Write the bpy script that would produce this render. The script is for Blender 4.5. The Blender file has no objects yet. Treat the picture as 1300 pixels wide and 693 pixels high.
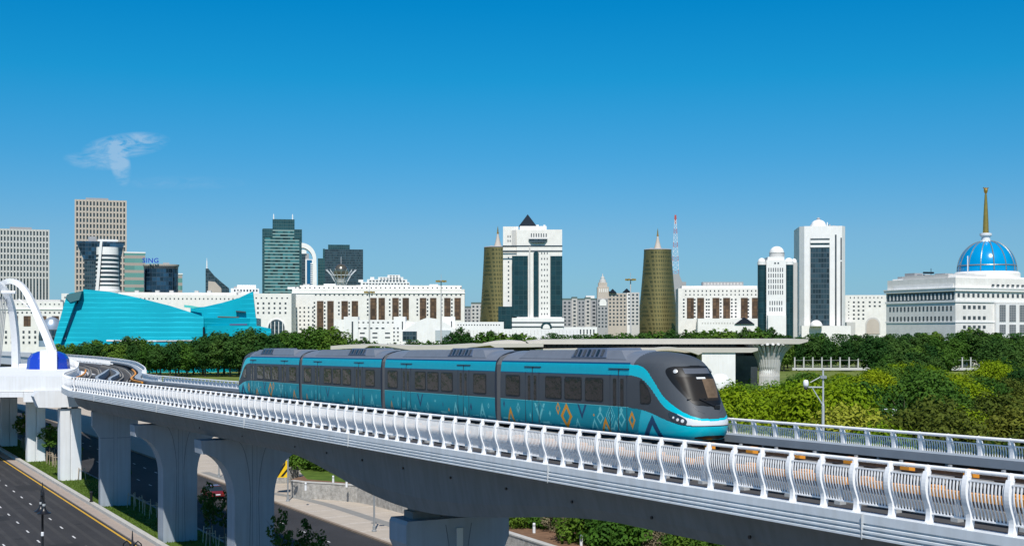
import bpy, math, random
from mathutils import Vector, Matrix
from math import radians, sin, cos, pi, sqrt, atan2
random.seed(7)
SC = bpy.context.scene
COL = SC.collection
F, HY, CX, CH = 1650.0, 420.0, 650.0, 19.3      # focal length in photo pixels, horizon row, centre column, camera height

# ------------------------------------------------------------------ camera, sky, sun, exposure
cd = bpy.data.cameras.new('camera'); cam = bpy.data.objects.new('camera', cd); COL.objects.link(cam)
cam.location = (0, 0, CH); cam.rotation_euler = (radians(90), 0, 0)
cd.sensor_width = 36; cd.lens = 36 * F / 1300; cd.shift_y = 73.5 / 1300
cd.clip_start = 0.5; cd.clip_end = 12000
SC.camera = cam
SUN_EL, SUN_H = radians(52), Vector((.03, -1, 0)).normalized()
sd = bpy.data.lights.new('sun', 'SUN'); sun = bpy.data.objects.new('sun', sd); COL.objects.link(sun)
sd.energy = 4.9; sd.angle = radians(.53); sd.color = (1, .955, .885)
sv = Vector((SUN_H.x * cos(SUN_EL), SUN_H.y * cos(SUN_EL), sin(SUN_EL)))
sun.rotation_euler = sv.to_track_quat('Z', 'Y').to_euler(); sun.location = (0, -20, 80)
W = bpy.data.worlds.new("World"); SC.world = W; W.use_nodes = True
nt = W.node_tree; nt.nodes.clear()
def N(tree, typ, **kw):
    n = tree.nodes.new(typ)
    for k, v in kw.items():
        if k in n.inputs.keys() if isinstance(k, str) else False: n.inputs[k].default_value = v
        else: setattr(n, k, v)
    return n
out = N(nt, 'ShaderNodeOutputWorld'); bg = N(nt, 'ShaderNodeBackground'); bg.inputs[1].default_value = .092
sky = N(nt, 'ShaderNodeTexSky'); sky.sky_type = 'NISHITA'; sky.sun_disc = False
sky.sun_elevation = SUN_EL; sky.sun_rotation = radians(178); sky.air_density = 1.0; sky.dust_density = .35; sky.ozone_density = 2.2; sky.altitude = 300
tc = N(nt, 'ShaderNodeTexCoord'); sep = N(nt, 'ShaderNodeSeparateXYZ'); nt.links.new(tc.outputs['Generated'], sep.inputs[0])
ramp = N(nt, 'ShaderNodeValToRGB')
e = ramp.color_ramp.elements
e[0].position = 0; e[0].color = (.38, .71, 1.2, 1)
e[1].position = 1.0; e[1].color = (.55, .75, .95, 1)
for p, c in ((.012, (.36, .66, 1.12, 1)), (.035, (.37, .68, 1.02, 1)), (.073, (.375, .70, .99, 1)), (.132, (.187, .735, 1.057, 1)), (.19, (.048, .78, 1.11, 1)), (.244, (.008, .755, 1.15, 1)), (.45, (.05, .6, 1.0, 1))):
    q = ramp.color_ramp.elements.new(p); q.color = c
nt.links.new(sep.outputs[2], ramp.inputs[0])
mul = N(nt, 'ShaderNodeMix', data_type='RGBA', blend_type='MULTIPLY'); mul.inputs[0].default_value = 1
nt.links.new(sky.outputs[0], mul.inputs[6]); nt.links.new(ramp.outputs[0], mul.inputs[7])
def M(op, a, b=None, c=None):
    n = nt.nodes.new('ShaderNodeMath'); n.operation = op
    for i, v in enumerate((a, b, c)):
        if v is None: continue
        if isinstance(v, (int, float)): n.inputs[i].default_value = v
        else: nt.links.new(v, n.inputs[i])
    return n.outputs[0]
# thin wisps of cirrus: noise in direction space, confined to two patches of the sky
az = M('DIVIDE', sep.outputs[0], M('MAXIMUM', sep.outputs[1], .05)); el = M('DIVIDE', sep.outputs[2], M('MAXIMUM', sep.outputs[1], .05))
cmb = N(nt, 'ShaderNodeCombineXYZ'); nt.links.new(az, cmb.inputs[0]); nt.links.new(el, cmb.inputs[1])
mp = N(nt, 'ShaderNodeMapping'); mp.inputs['Scale'].default_value = (16, 42, 1); mp.inputs['Rotation'].default_value = (0, 0, .55)
nt.links.new(cmb.outputs[0], mp.inputs[0])
nz = N(nt, 'ShaderNodeTexNoise'); nz.inputs['Scale'].default_value = 2.3; nz.inputs['Detail'].default_value = 8; nz.inputs['Roughness'].default_value = .62; nz.inputs['Distortion'].default_value = 1.2
nt.links.new(mp.outputs[0], nz.inputs['Vector'])
def patch(px, py, wx, wy, rot=0):
    dx = M('SUBTRACT', az, (px - CX) / F); dy = M('SUBTRACT', el, (HY - py) / F)
    a = M('ADD', M('MULTIPLY', dx, cos(rot)), M('MULTIPLY', dy, sin(rot))); b = M('SUBTRACT', M('MULTIPLY', dy, cos(rot)), M('MULTIPLY', dx, sin(rot)))
    a = M('POWER', M('DIVIDE', M('ABSOLUTE', a), wx / F), 2); b = M('POWER', M('DIVIDE', M('ABSOLUTE', b), wy / F), 2)
    return M('MAXIMUM', M('SUBTRACT', 1, M('ADD', a, b)), 0)
pm = M('ADD', M('ADD', M('ADD', patch(160, 185, 58, 17, .12), M('MULTIPLY', patch(152, 205, 14, 34, .2), .8)), M('MULTIPLY', patch(118, 205, 40, 12, -.1), .45)), M('MULTIPLY', patch(230, 232, 90, 10), .12))
cl = M('MULTIPLY', pm, M('MULTIPLY', M('SUBTRACT', nz.outputs[0], .38), 3.2))
cl = M('MULTIPLY', M('MINIMUM', M('MAXIMUM', cl, 0), .5), .62)
mixc = N(nt, 'ShaderNodeMix', data_type='RGBA'); nt.links.new(cl, mixc.inputs[0]); nt.links.new(mul.outputs[2], mixc.inputs[6]); mixc.inputs[7].default_value = (8.0, 8.6, 9.2, 1)
nt.links.new(mixc.outputs[2], bg.inputs[0]); nt.links.new(bg.outputs[0], out.inputs[0])
SC.view_settings.view_transform = 'Standard'; SC.view_settings.look = 'None'; SC.view_settings.exposure = 0; SC.view_settings.gamma = 1
SC.cycles.max_bounces = 6; SC.cycles.diffuse_bounces = 3; SC.cycles.transparent_max_bounces = 6
SC.cycles.use_denoising = True

# ------------------------------------------------------------------ helpers
def tag(o, label=None, cat=None, group=None, kind=None):
    if label: o['label'] = label
    if cat: o['category'] = cat
    if group: o['group'] = group
    if kind: o['kind'] = kind
    return o
def empty(name, loc=(0, 0, 0), rz=0, label=None, cat=None, group=None):
    o = bpy.data.objects.new(name, None); COL.objects.link(o); o.location = loc; o.rotation_euler = (0, 0, rz); o.empty_display_size = .5
    return tag(o, label, cat, group)
class MB:
    def __init__(s): s.v = []; s.f = []; s.m = []
    def add(s, v, f, m=0):
        b = len(s.v); s.v += [tuple(p) for p in v]; s.f += [tuple(i + b for i in q) for q in f]; s.m += [m] * len(f); return s
    def box(s, x0, x1, y0, y1, z0, z1, m=0, mx=None):
        v = [Vector(p) for p in ((x0,y0,z0),(x1,y0,z0),(x1,y1,z0),(x0,y1,z0),(x0,y0,z1),(x1,y0,z1),(x1,y1,z1),(x0,y1,z1))]
        if mx: v = [mx @ p for p in v]
        return s.add(v, [(0,3,2,1),(4,5,6,7),(0,1,5,4),(1,2,6,5),(2,3,7,6),(3,0,4,7)], m)
    def prism(s, pts, z0, z1, m=0, axis='z'):
        """closed polygon (a,b) extruded: axis z -> (a,b,z); axis y -> (a,y,b); axis x -> (x,a,b)"""
        g = {'z': lambda a, b, c: (a, b, c), 'y': lambda a, b, c: (a, c, b), 'x': lambda a, b, c: (c, a, b)}[axis]
        n = len(pts); v = [g(a, b, z0) for a, b in pts] + [g(a, b, z1) for a, b in pts]
        f = [tuple(range(n))[::-1], tuple(range(n, 2 * n))] + [(i, (i + 1) % n, n + (i + 1) % n, n + i) for i in range(n)]
        return s.add(v, f, m)
    def lathe(s, prof, n=24, cx=0, cy=0, m=0, sx=1, sy=1):
        v = []; f = []
        for r, z in prof:
            for i in range(n):
                a = 2 * pi * i / n; v.append((cx + r * cos(a) * sx, cy + r * sin(a) * sy, z))
        for k in range(len(prof) - 1):
            for i in range(n):
                j = (i + 1) % n; f.append((k * n + i, k * n + j, (k + 1) * n + j, (k + 1) * n + i))
        f.append(tuple(range(n))[::-1]); f.append(tuple((len(prof) - 1) * n + i for i in range(n)))
        return s.add(v, f, m)
    def tube(s, pts, r, n=8, m=0, sq=None):
        pts = [Vector(p) for p in pts]; v = []; f = []
        for k, p in enumerate(pts):
            d = (pts[min(k + 1, len(pts) - 1)] - pts[max(k - 1, 0)]).normalized()
            u = d.cross(Vector((0, 0, 1)))
            u = u.normalized() if u.length > 1e-4 else Vector((1, 0, 0))
            w = u.cross(d).normalized(); rr = r[k] if isinstance(r, (list, tuple)) else r
            for i in range(n):
                a = 2 * pi * (i + .5) / n; v.append(p + (u * cos(a) + w * sin(a)) * rr)
        for k in range(len(pts) - 1):
            for i in range(n):
                j = (i + 1) % n; f.append((k * n + i, (k + 1) * n + i, (k + 1) * n + j, k * n + j))
        f.append(tuple(range(n))); f.append(tuple((len(pts) - 1) * n + i for i in range(n))[::-1])
        return s.add(v, f, m)
    def build(s, name, mats, parent=None, smooth=False, loc=None, rz=0):
        me = bpy.data.meshes.new(name); me.from_pydata(s.v, [], s.f)
        if not isinstance(mats, (list, tuple)): mats = [mats]
        for k in mats: me.materials.append(k)
        if len(mats) > 1: me.polygons.foreach_set('material_index', s.m)
        if smooth: me.polygons.foreach_set('use_smooth', [True] * len(s.f))
        me.update()
        if smooth == 'auto':
            me.set_sharp_from_angle(angle=radians(38))
        o = bpy.data.objects.new(name, me); COL.objects.link(o)
        if parent: o.parent = parent
        if loc: o.location = loc
        if rz: o.rotation_euler = (0, 0, rz)
        return o
def copy_tree(o, parent=None):
    c = o.copy(); COL.objects.link(c); c.parent = parent
    for ch in o.children: copy_tree(ch, c)
    return c

# ------------------------------------------------------------------ materials
def mat(name, col, rough=.6, metal=0, var=.12, scale=3, bump=0, bscale=40, spec=.5, streak=0, var2=None, coat=0, objrand=0):
    m = bpy.data.materials.new(name); m.use_nodes = True; t = m.node_tree; b = t.nodes['Principled BSDF']
    b.inputs['Roughness'].default_value = rough; b.inputs['Metallic'].default_value = metal; b.inputs['Specular IOR Level'].default_value = spec
    b.inputs['Coat Weight'].default_value = coat; b.inputs['Coat Roughness'].default_value = .08
    c = t.nodes.new('ShaderNodeTexCoord'); src = c.outputs['Object']
    col = tuple(col) + (1,)
    cur = None
    if var:
        n = t.nodes.new('ShaderNodeTexNoise'); n.inputs['Scale'].default_value = scale; n.inputs['Detail'].default_value = 6; n.inputs['Roughness'].default_value = .6
        t.links.new(src, n.inputs['Vector'])
        r = t.nodes.new('ShaderNodeValToRGB'); r.color_ramp.elements[0].position = .3; r.color_ramp.elements[1].position = .7
        d = var2 or tuple(x * (1 - var) for x in col[:3])
        r.color_ramp.elements[0].color = tuple(d) + (1,); r.color_ramp.elements[1].color = tuple(min(1, x * (1 + var * .6)) for x in col[:3]) + (1,)
        t.links.new(n.outputs[0], r.inputs[0]); cur = r.outputs[0]
        if streak:
            mpn = t.nodes.new('ShaderNodeMapping'); mpn.inputs['Scale'].default_value = (2.2, 2.2, .12); t.links.new(src, mpn.inputs[0])
            n2 = t.nodes.new('ShaderNodeTexNoise'); n2.inputs['Scale'].default_value = 1.3; n2.inputs['Detail'].default_value = 5; t.links.new(mpn.outputs[0], n2.inputs['Vector'])
            r2 = t.nodes.new('ShaderNodeValToRGB'); r2.color_ramp.elements[0].position = .3; r2.color_ramp.elements[1].position = .62
            k = 1 - streak; r2.color_ramp.elements[0].color = (k, k * .985, k * .96, 1); r2.color_ramp.elements[1].color = (1, 1, 1, 1)
            t.links.new(n2.outputs[0], r2.inputs[0])
            x = t.nodes.new('ShaderNodeMix'); x.data_type = 'RGBA'; x.blend_type = 'MULTIPLY'; x.inputs[0].default_value = 1
            t.links.new(cur, x.inputs[6]); t.links.new(r2.outputs[0], x.inputs[7]); cur = x.outputs[2]
    if objrand:
        oi = t.nodes.new('ShaderNodeObjectInfo'); hs = t.nodes.new('ShaderNodeHueSaturation')
        mr = t.nodes.new('ShaderNodeMapRange'); mr.inputs[3].default_value = 1 - objrand; mr.inputs[4].default_value = 1 + objrand
        t.links.new(oi.outputs['Random'], mr.inputs[0]); t.links.new(mr.outputs[0], hs.inputs['Value'])
        mr2 = t.nodes.new('ShaderNodeMapRange'); mr2.inputs[3].default_value = .5 + .02; mr2.inputs[4].default_value = .5 - .02
        t.links.new(oi.outputs['Random'], mr2.inputs[0]); t.links.new(mr2.outputs[0], hs.inputs['Hue'])
        if cur: t.links.new(cur, hs.inputs['Color'])
        else: hs.inputs['Color'].default_value = col
        cur = hs.outputs[0]
    if cur: t.links.new(cur, b.inputs['Base Color'])
    else: b.inputs['Base Color'].default_value = col
    if bump:
        n3 = t.nodes.new('ShaderNodeTexNoise'); n3.inputs['Scale'].default_value = bscale; n3.inputs['Detail'].default_value = 4; t.links.new(src, n3.inputs['Vector'])
        bp = t.nodes.new('ShaderNodeBump'); bp.inputs['Strength'].default_value = bump; bp.inputs['Distance'].default_value = .05
        t.links.new(n3.outputs[0], bp.inputs['Height']); t.links.new(bp.outputs[0], b.inputs['Normal'])
    return m
def leafmat(name, c1, c2, rnd=.22, trans=.25):
    m = mat(name, c1, rough=.75, var=.3, var2=c2, scale=.55, spec=.15, objrand=rnd)
    b = m.node_tree.nodes['Principled BSDF']; t = m.node_tree
    o = t.nodes['Material Output']; tr = t.nodes.new('ShaderNodeBsdfTranslucent'); mx = t.nodes.new('ShaderNodeMixShader'); mx.inputs[0].default_value = trans
    src = b.inputs['Base Color'].links[0].from_socket
    t.links.new(src, tr.inputs[0]); t.links.new(b.outputs[0], mx.inputs[1]); t.links.new(tr.outputs[0], mx.inputs[2]); t.links.new(mx.outputs[0], o.inputs[0])
    return m
def facade(name, wall, glass, cw, ch, fx=.5, fz=.5, rough=.35, jit=.35, rows_only=False, metal=0):
    """curtain-wall glazing whose panes differ: a grid in object space, panel tints random"""
    m = bpy.data.materials.new(name); m.use_nodes = True; t = m.node_tree; b = t.nodes['Principled BSDF']
    L = t.links.new
    def mth(op, a, bb=None):
        n = t.nodes.new('ShaderNodeMath'); n.operation = op
        for i, v in enumerate((a, bb)):
            if v is None: continue
            if isinstance(v, (int, float)): n.inputs[i].default_value = v
            else: L(v, n.inputs[i])
        return n.outputs[0]
    b.inputs['Metallic'].default_value = metal; c = t.nodes.new('ShaderNodeTexCoord'); s = t.nodes.new('ShaderNodeSeparateXYZ'); L(c.outputs['Object'], s.inputs[0])
    h = mth('DIVIDE', mth('ADD', s.outputs[0], s.outputs[1]), cw); v = mth('DIVIDE', s.outputs[2], ch)
    fh = mth('FRACT', h); fv = mth('FRACT', v)
    cb = t.nodes.new('ShaderNodeCombineXYZ'); L(mth('FLOOR', h), cb.inputs[0]); L(mth('FLOOR', v), cb.inputs[1])
    wn = t.nodes.new('ShaderNodeTexWhiteNoise'); L(cb.outputs[0], wn.inputs['Vector'])
    isg = mth('MULTIPLY', mth('LESS_THAN', fh, 1.1 if rows_only else fx), mth('LESS_THAN', fv, fz))
    hs = t.nodes.new('ShaderNodeHueSaturation'); hs.inputs['Color'].default_value = tuple(glass) + (1,)
    L(mth('ADD', mth('MULTIPLY', wn.outputs[0], jit * 2), 1 - jit), hs.inputs['Value'])
    mx = t.nodes.new('ShaderNodeMix'); mx.data_type = 'RGBA'; L(isg, mx.inputs[0]); mx.inputs[6].default_value = tuple(wall) + (1,); L(hs.outputs[0], mx.inputs[7])
    L(mx.outputs[2], b.inputs['Base Color'])
    rr = mth('SUBTRACT', .6, mth('MULTIPLY', isg, .6 - rough)); L(rr, b.inputs['Roughness'])
    bp = t.nodes.new('ShaderNodeBump'); bp.inputs['Strength'].default_value = .15; bp.inputs['Distance'].default_value = .3; L(wn.outputs[0], bp.inputs['Height']); L(bp.outputs[0], b.inputs['Normal'])
    return m
MT = dict(
    white=mat('white paint', (.78, .79, .80), .45, var=.05, scale=2),
    post=mat('railing paint', (.88, .885, .89), .4, var=.05, scale=4),
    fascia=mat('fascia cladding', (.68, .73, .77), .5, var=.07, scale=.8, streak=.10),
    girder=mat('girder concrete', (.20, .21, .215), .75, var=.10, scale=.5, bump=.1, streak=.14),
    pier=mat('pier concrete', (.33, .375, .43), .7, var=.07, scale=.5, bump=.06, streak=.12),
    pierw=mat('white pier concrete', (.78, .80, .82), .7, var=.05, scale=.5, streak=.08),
    seam=mat('seam', (.17, .19, .22), .8, var=0),
    deck=mat('deck concrete', (.06, .06, .063), .85, var=.2, scale=1.2, bump=.2),
    plinth=mat('plinth concrete', (.27, .26, .24), .8, var=.15, scale=2),
    ledge=mat('ledge steel', (.34, .38, .42), .5, var=.1, scale=1),
    rail=mat('rail steel', (.10, .07, .05), .45, metal=.6, var=.3, scale=6),
    orange=mat('orange cover', (.80, .32, .03), .5, var=.12, scale=3),
    asphalt=mat('asphalt', (.031, .030, .032), .9, var=.34, scale=.16, bump=.3, bscale=60),
    paint=mat('road paint', (.66, .66, .66), .7, var=.22, scale=2),
    yellow=mat('yellow paint', (.62, .36, .03), .7, var=.2, scale=2),
    verge=mat('verge slabs', (.36, .30, .26), .85, var=.12, scale=.7),
    kerb=mat('kerb concrete', (.50, .49, .46), .8, var=.12, scale=1.2, streak=.1),
    kerbbrown=mat('brown kerb stone', (.26, .20, .15), .8, var=.15, scale=1.5),
    pave=mat('paving', (.46, .40, .33), .85, var=.10, scale=.6),
    pavegrey=mat('grey paving', (.24, .235, .22), .85, var=.10, scale=.8),
    grass=mat('grass', (.085, .135, .022), .95, var=.45, scale=.8, bump=.5, bscale=12, spec=.1, var2=(.05, .085, .015)),
    meadow=mat('meadow', (.16, .19, .05), .95, var=.35, scale=.05, bump=.3, spec=.1, var2=(.09, .13, .03)),
    soil=mat('soil', (.20, .12, .075), .95, var=.3, scale=1.2, bump=.5, spec=.1),
    black=mat('black paint', (.012, .012, .014), .35, var=0),
    dark=mat('dark void', (.02, .022, .025), .7, var=0),
    wood=mat('stake wood', (.42, .33, .24), .8, var=.2, scale=8),
    bark=mat('bark', (.12, .09, .065), .9, var=.3, scale=3),
    blue=mat('blue gloss paint', (.012, .045, .42), .22, var=.05, coat=.5),
    grey=mat('grey steel', (.35, .37, .38), .4, metal=.4, var=.05),
    brgrey=mat('galvanised steel', (.55, .57, .58), .4, metal=.3, var=.05),
)
GL = mat('dark glass', (.018, .028, .035), .08, var=0, bump=.03, bscale=1.2, spec=.8)

# ------------------------------------------------------------------ viaduct path
Tv = Vector((-.479, .878, 0)); Nv = Vector((.878, .479, 0))
_kn = [Nv * 30.2 + Tv * t for t in (138, 143, 147)] + [Vector(p + (0,)) for p in ((-50.3, 160), (-55.6, 180), (-62.2, 201), (-69.8, 223), (-80, 246), (-93, 270), (-114, 303), (-142, 340), (-205, 420))]
def cr(p0, p1, p2, p3, u):
    return .5 * ((2 * p1) + (p2 - p0) * u + (2 * p0 - 5 * p1 + 4 * p2 - p3) * u * u + (3 * p1 - p0 - 3 * p2 + p3) * u ** 3)
_cv = [Nv * 30.2 + Tv * 140]; _raw = []
for k in range(1, len(_kn) - 2):
    for i in range(40): _raw.append(cr(_kn[k - 1], _kn[k], _kn[k + 1], _kn[k + 2], i / 40))
_pts = [Nv * 30.2 + Tv * (143 - .5 * i) for i in range(1, 340)][::-1] + _raw
_cum = [0]
for a, b in zip(_pts, _pts[1:]): _cum.append(_cum[-1] + (b - a).length)
_off0 = [i for i, p in enumerate(_pts) if (p - (Nv * 30.2 + Tv * 0)).length < .3][0]
_s0 = _cum[_off0] - (Tv.dot(_pts[_off0]))
import bisect
def path(s):
    """station -> (centre point, direction, normal to the far side); station equals distance t on the straight"""
    q = s + _s0; i = max(1, min(len(_cum) - 2, bisect.bisect_left(_cum, q)))
    a, b = _pts[i - 1], _pts[i]; f = (q - _cum[i - 1]) / (_cum[i] - _cum[i - 1]); p = a.lerp(b, f)
    d0 = (_pts[i] - _pts[i - 1]).normalized()
    j0, j1 = max(0, i - 3), min(len(_pts) - 1, i + 2); d = (_pts[j1] - _pts[j0]).normalized()
    return p, d, Vector((d.y, -d.x, 0))
S_END = _cum[-1] - _s0 - 2
def zdeck(s):
    p, _, _ = path(s); y = min(p.y, 158)
    z = 14.79 - .0139 * y
    return z
def at(s, off, z=0):
    p, d, n = path(s); q = p + n * off; q.z = zdeck(s) + z; return q
def stations(s0, s1, step=2.0):
    n = max(1, int(round((s1 - s0) / step))); return [s0 + (s1 - s0) * i / n for i in range(n + 1)]
def sweep(name, prof, s0, s1, mt, parent=None, step=2.0, smooth=False, mb=None):
    st = stations(s0, s1, step); b = mb or MB(); v = []; f = []; n = None
    for s in st:
        pr = prof(s) if callable(prof) else prof; n = len(pr)
        v += [at(s, o, z) for o, z in pr]
    for k in range(len(st) - 1):
        for i in range(n):
            j = (i + 1) % n; f.append((k * n + i, k * n + j, (k + 1) * n + j, (k + 1) * n + i))
    f.append(tuple(range(n))[::-1]); f.append(tuple((len(st) - 1) * n + i for i in range(n)))
    b.add(v, f)
    return None if mb else b.build(name, mt, parent, smooth)
def circ(o, z, r, n=8): return [(o + r * cos(2 * pi * i / n), z + r * sin(2 * pi * i / n)) for i in range(n)]
S0, S1 = -8, S_END
via = empty('viaduct', at(20, 0, 0) * 1.0, 0, 'long curved concrete light-rail viaduct on flared piers carrying the turquoise train', 'viaduct')
via.location = (0, 0, 0)
sweep('deck', [(-4.45, -.3), (-4.45, 0), (4.45, 0), (4.45, -.3)], S0, S1, MT['deck'], via)
fp = [(-4.40, 0.05), (-4.86, 0.05), (-4.86, -.30), (-4.78, -.33), (-4.78, -.37), (-4.88, -.41), (-4.88, -.50), (-4.79, -.53), (-4.79, -.57), (-4.90, -.61), (-4.90, -.69), (-4.80, -.72), (-4.80, -.76), (-4.91, -.80), (-4.91, -.88), (-4.5, -.94), (-4.40, -.94)]
fp = [(o, .05 + (z - .05) * .68) for o, z in fp]
sweep('fascia', fp, S0, S1, MT['fascia'], via, step=2)
sweep('fascia', [(-o, z) for o, z in fp][::-1], S0, S1, MT['fascia'], via, step=2)
def gdepth(s):
    a = abs(s - 60.4)
    d = 2.05
    if a < 19: d += 1.55 * (.5 + .5 * cos(pi * a / 19)) ** .8
    return d
def gprof(s):
    d = gdepth(s); k = .35 + .1 * d
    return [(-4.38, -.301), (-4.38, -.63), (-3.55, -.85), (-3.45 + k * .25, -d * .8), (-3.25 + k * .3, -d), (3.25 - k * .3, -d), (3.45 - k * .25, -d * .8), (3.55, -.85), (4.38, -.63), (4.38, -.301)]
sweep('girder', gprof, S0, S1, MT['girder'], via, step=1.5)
for s in (26.5, 43.5, 64.5, 83, 107, 133, 160):    # joints in the cladding
    b = MB(); p, d, n = path(s)
    q = [at(s + e_, o, z) for e_ in (-.009, .009) for o, z in ((-4.84, .06), (-4.925, .06), (-4.925, -.63), (-4.84, -.63))]
    b.add(q, [(0, 1, 2, 3), (7, 6, 5, 4), (0, 4, 5, 1), (1, 5, 6, 2), (2, 6, 7, 3), (3, 7, 4, 0)]); b.build('cladding_joint', MT['brgrey'], via)
for s in (33, 38.5, 44, 49.5, 55, 60.5, 66, 71.5, 77, 88, 99):
    b = MB(); c = at(s, -3.505, -1.5); b.lathe([(0, -.03), (.06, -.03), (.06, .03), (0, .03)], 10); o = b.build('drain_hole', MT['black'], via)
    o.rotation_euler = Nv.to_track_quat('Z', 'Y').to_euler(); o.location = c

# piers: (station, kind)
def pier(s, kind):
    p, d, n = path(s); ang = atan2(-n.x, n.y) + pi / 2   # local x = far side, local y = along the track
    zt = zdeck(s) - gdepth(s)
    pr = empty('bridge_pier', (p.x, p.y, 0), ang); 
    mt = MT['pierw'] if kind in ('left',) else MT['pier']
    g = .25
    if kind == 'flare':
        top = zt - g; pts = []
        for i in range(13):                      # curved flare out to the cap end
            a = pi / 2 * i / 12; pts.append((-1.55 - 2.5 * (1 - cos(a)) ** 1.0 * 1.0, top - 1.0 - 3.6 * (1 - sin(a))))
        L_ = [(-1.55, -.3)] + pts + [(-4.1, top)]
        poly = L_ + [(-x, z) for x, z in L_][::-1]
        MB().prism(poly, -1.0, 1.0, axis='y').build('shaft', mt, pr)
        for sg in (-1, 1):                       # curved seam lines on the faces
            q = [(sg * (.45 + .02 * 0), -.2)] + [(sg * (.32 + 1.1 * (1 - cos(pi / 2 * i / 10))), top - .1 - 4.6 * (1 - sin(pi / 2 * i / 10))) for i in range(11)]
            MB().tube([(x, -1.004, z) for x, z in q], .022, 5).build('groove', MT['seam'], pr)
    elif kind == 'cap':
        top = zt - g
        L_ = [(-1.6, -.3), (-1.6, top - 2.9), (-2.4, top - 1.6), (-2.4, top)]
        poly = L_ + [(-x, z) for x, z in L_][::-1]
        MB().prism(poly, -1.0, 1.0, axis='y').build('shaft', mt, pr)
        MB().box(-1.62, 1.62, -1.004, -.99, top - 2.93, top - 2.87).build('groove', MT['seam'], pr)
    elif kind == 'hex':
        top = zt - .75
        L_ = [(-1.9, -.3), (-1.9, top - 4.2), (-2.2, top - 2.9), (-3.0, top - 1.15), (-3.0, top - .2), (-2.9, top)]
        poly = L_ + [(-x, z) for x, z in L_][::-1]
        MB().prism(poly, -1.1, 1.1, axis='y').build('shaft', mt, pr)
        for sg in (-1, 1): MB().tube([(sg * .75, -1.104, top - .3), (sg * .5, -1.104, top - 1.8), (sg * .32, -1.104, top - 4)], .022, 5).build('groove', MT['seam'], pr)
        MB().box(-.18, .18, -1.25, -1.1, -.2, top - .5).build('drain_pipe', MT['brgrey'], pr)
    else:
        top = zt - g
        MB().box(-1.35, -.12, -1.0, 1.0, -.3, top).box(.12, 1.35, -1.0, 1.0, -.3, top).box(-.12, .12, -.8, .8, -.3, top - .01).build('shaft', mt, pr)
    for sx in (-1, 1):
        w = .55 if kind != 'hex' else .8
        z1 = zt + .04
        MB().box(sx * 1.6 - w, sx * 1.6 + w, -.55, .55, top - .01, (top + z1) / 2).box(sx * 1.6 - w * .8, sx * 1.6 + w * .8, -.45, .45, (top + z1) / 2, z1).build('bearing', MT['girder'], pr)
    if kind in ('flare', 'cap'):
        MB().box(-.16, .16, -1.02, -.96, -.2, top - .2).build('drain_pipe', mt, pr)
        MB().box(-.19, -.16, -1.006, -.98, -.2, top - .2).box(.16, .19, -1.006, -.98, -.2, top - .2).build('groove', MT['seam'], pr)
    return pr
PIERS = [(62.3, 'hex', 'bridge pier with a hexagonal cap under the deepest part of the girder'),
         (97.3, 'flare', 'flared bridge pier with a curved cap, nearest the bare kerb gap and chevron board'),
         (119.5, 'flare', 'flared bridge pier with a curved cap, directly right of the chamfered pier'),
         (147, 'cap', 'bridge pier with chamfered cap and a wedge of sunlight at its foot'),
]
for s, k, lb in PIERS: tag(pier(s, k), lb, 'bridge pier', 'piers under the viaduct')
# the sunlit hammerhead where the girder turns over pier four
a0 = at(168, 0, 0)
hh = MB(); hh.prism([(-4.3, a0.z - .9), (-4.75, a0.z - 1.6), (-4.2, a0.z - 3.0), (-3.0, a0.z - 3.05), (3, a0.z - 3.05), (4.3, a0.z - .9)], -1.2, 1.2, axis='y')
hh.build('cross_beam', MT['pierw'], via, loc=(-57.0, 168, 0), rz=atan2(Nv.y, Nv.x))
q_ = empty('bridge_pier', (-57.2, 168, 0), atan2(Nv.y, Nv.x), 'white pier just under the bend, half in shadow, right of two other white piers', 'bridge pier', 'piers under the viaduct')
zt_ = a0.z - 3.3
MB().box(-1.3, -.10, -.95, .95, 0, zt_).box(.10, 1.3, -.95, .95, 0, zt_).box(-.1, .1, -.75, .75, 0, zt_ - .01).build('shaft', MT['pierw'], q_)
MB().box(-1.0, -.3, -.4, .4, zt_ - .01, zt_ + .28).box(.3, 1.0, -.4, .4, zt_ - .01, zt_ + .28).build('bearing', MT['girder'], q_)

# ------------------------------------------------------------------ railings
def curve_o(z):    # outward bow of the posts and bars, z above the kerb
    return .02 + .13 * sin(min(1, max(0, (z - .45) / 1.0)) * pi) - .04 * sin(min(1, max(0, z / .5)) * pi)
def ribbon(mb, sgn, z0, z1, along, half, depth, nz=9, extra=0):
    """bowed flat bar: sgn -1 near side; half = half width along the track; depth across"""
    v = []; f = []
    for i in range(nz + 1):
        z = z0 + (z1 - z0) * i / nz; o = sgn * curve_o(z)
        v += [(along - half, o - depth / 2, z), (along + half, o - depth / 2, z), (along + half, o + depth / 2, z), (along - half, o + depth / 2, z)]
    for i in range(nz):
        for j in range(4):
            k = (j + 1) % 4; f.append((i * 4 + j, i * 4 + k, i * 4 + 4 + k, i * 4 + 4 + j))
    f.append((3, 2, 1, 0)); f.append(tuple(nz * 4 + i for i in range(4))); mb.add(v, f)
PITCH = 1.32
def post_mb(sgn):      # local x along, y across (positive = far side), z up
    b = MB(); ribbon(b, sgn, 0, 1.34, 0, .075, .15, 14)
    b.box(-.085, .085, sgn * .10 - .075, sgn * .10 + .075, -.01, .03)
    t = curve_o(1.34) * sgn
    b.tube([(0, t, 1.30), (0, t * .6, 1.42), (0, 0, 1.45)], [.085, .085, .075], 8)
    return b
def panel_mb(sgn, bars=10):
    b = MB(); w = PITCH
    for i in range(bars):
        x = .10 + (w - .20) * (i + .5) / bars; ribbon(b, sgn, .22, 1.22, x, .0165, .03, 8)
    for z in (.24, 1.22):
        o = sgn * curve_o(z); b.box(.08, w - .08, o - .025, o + .025, z - .02, z + .02)
    return b
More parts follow.
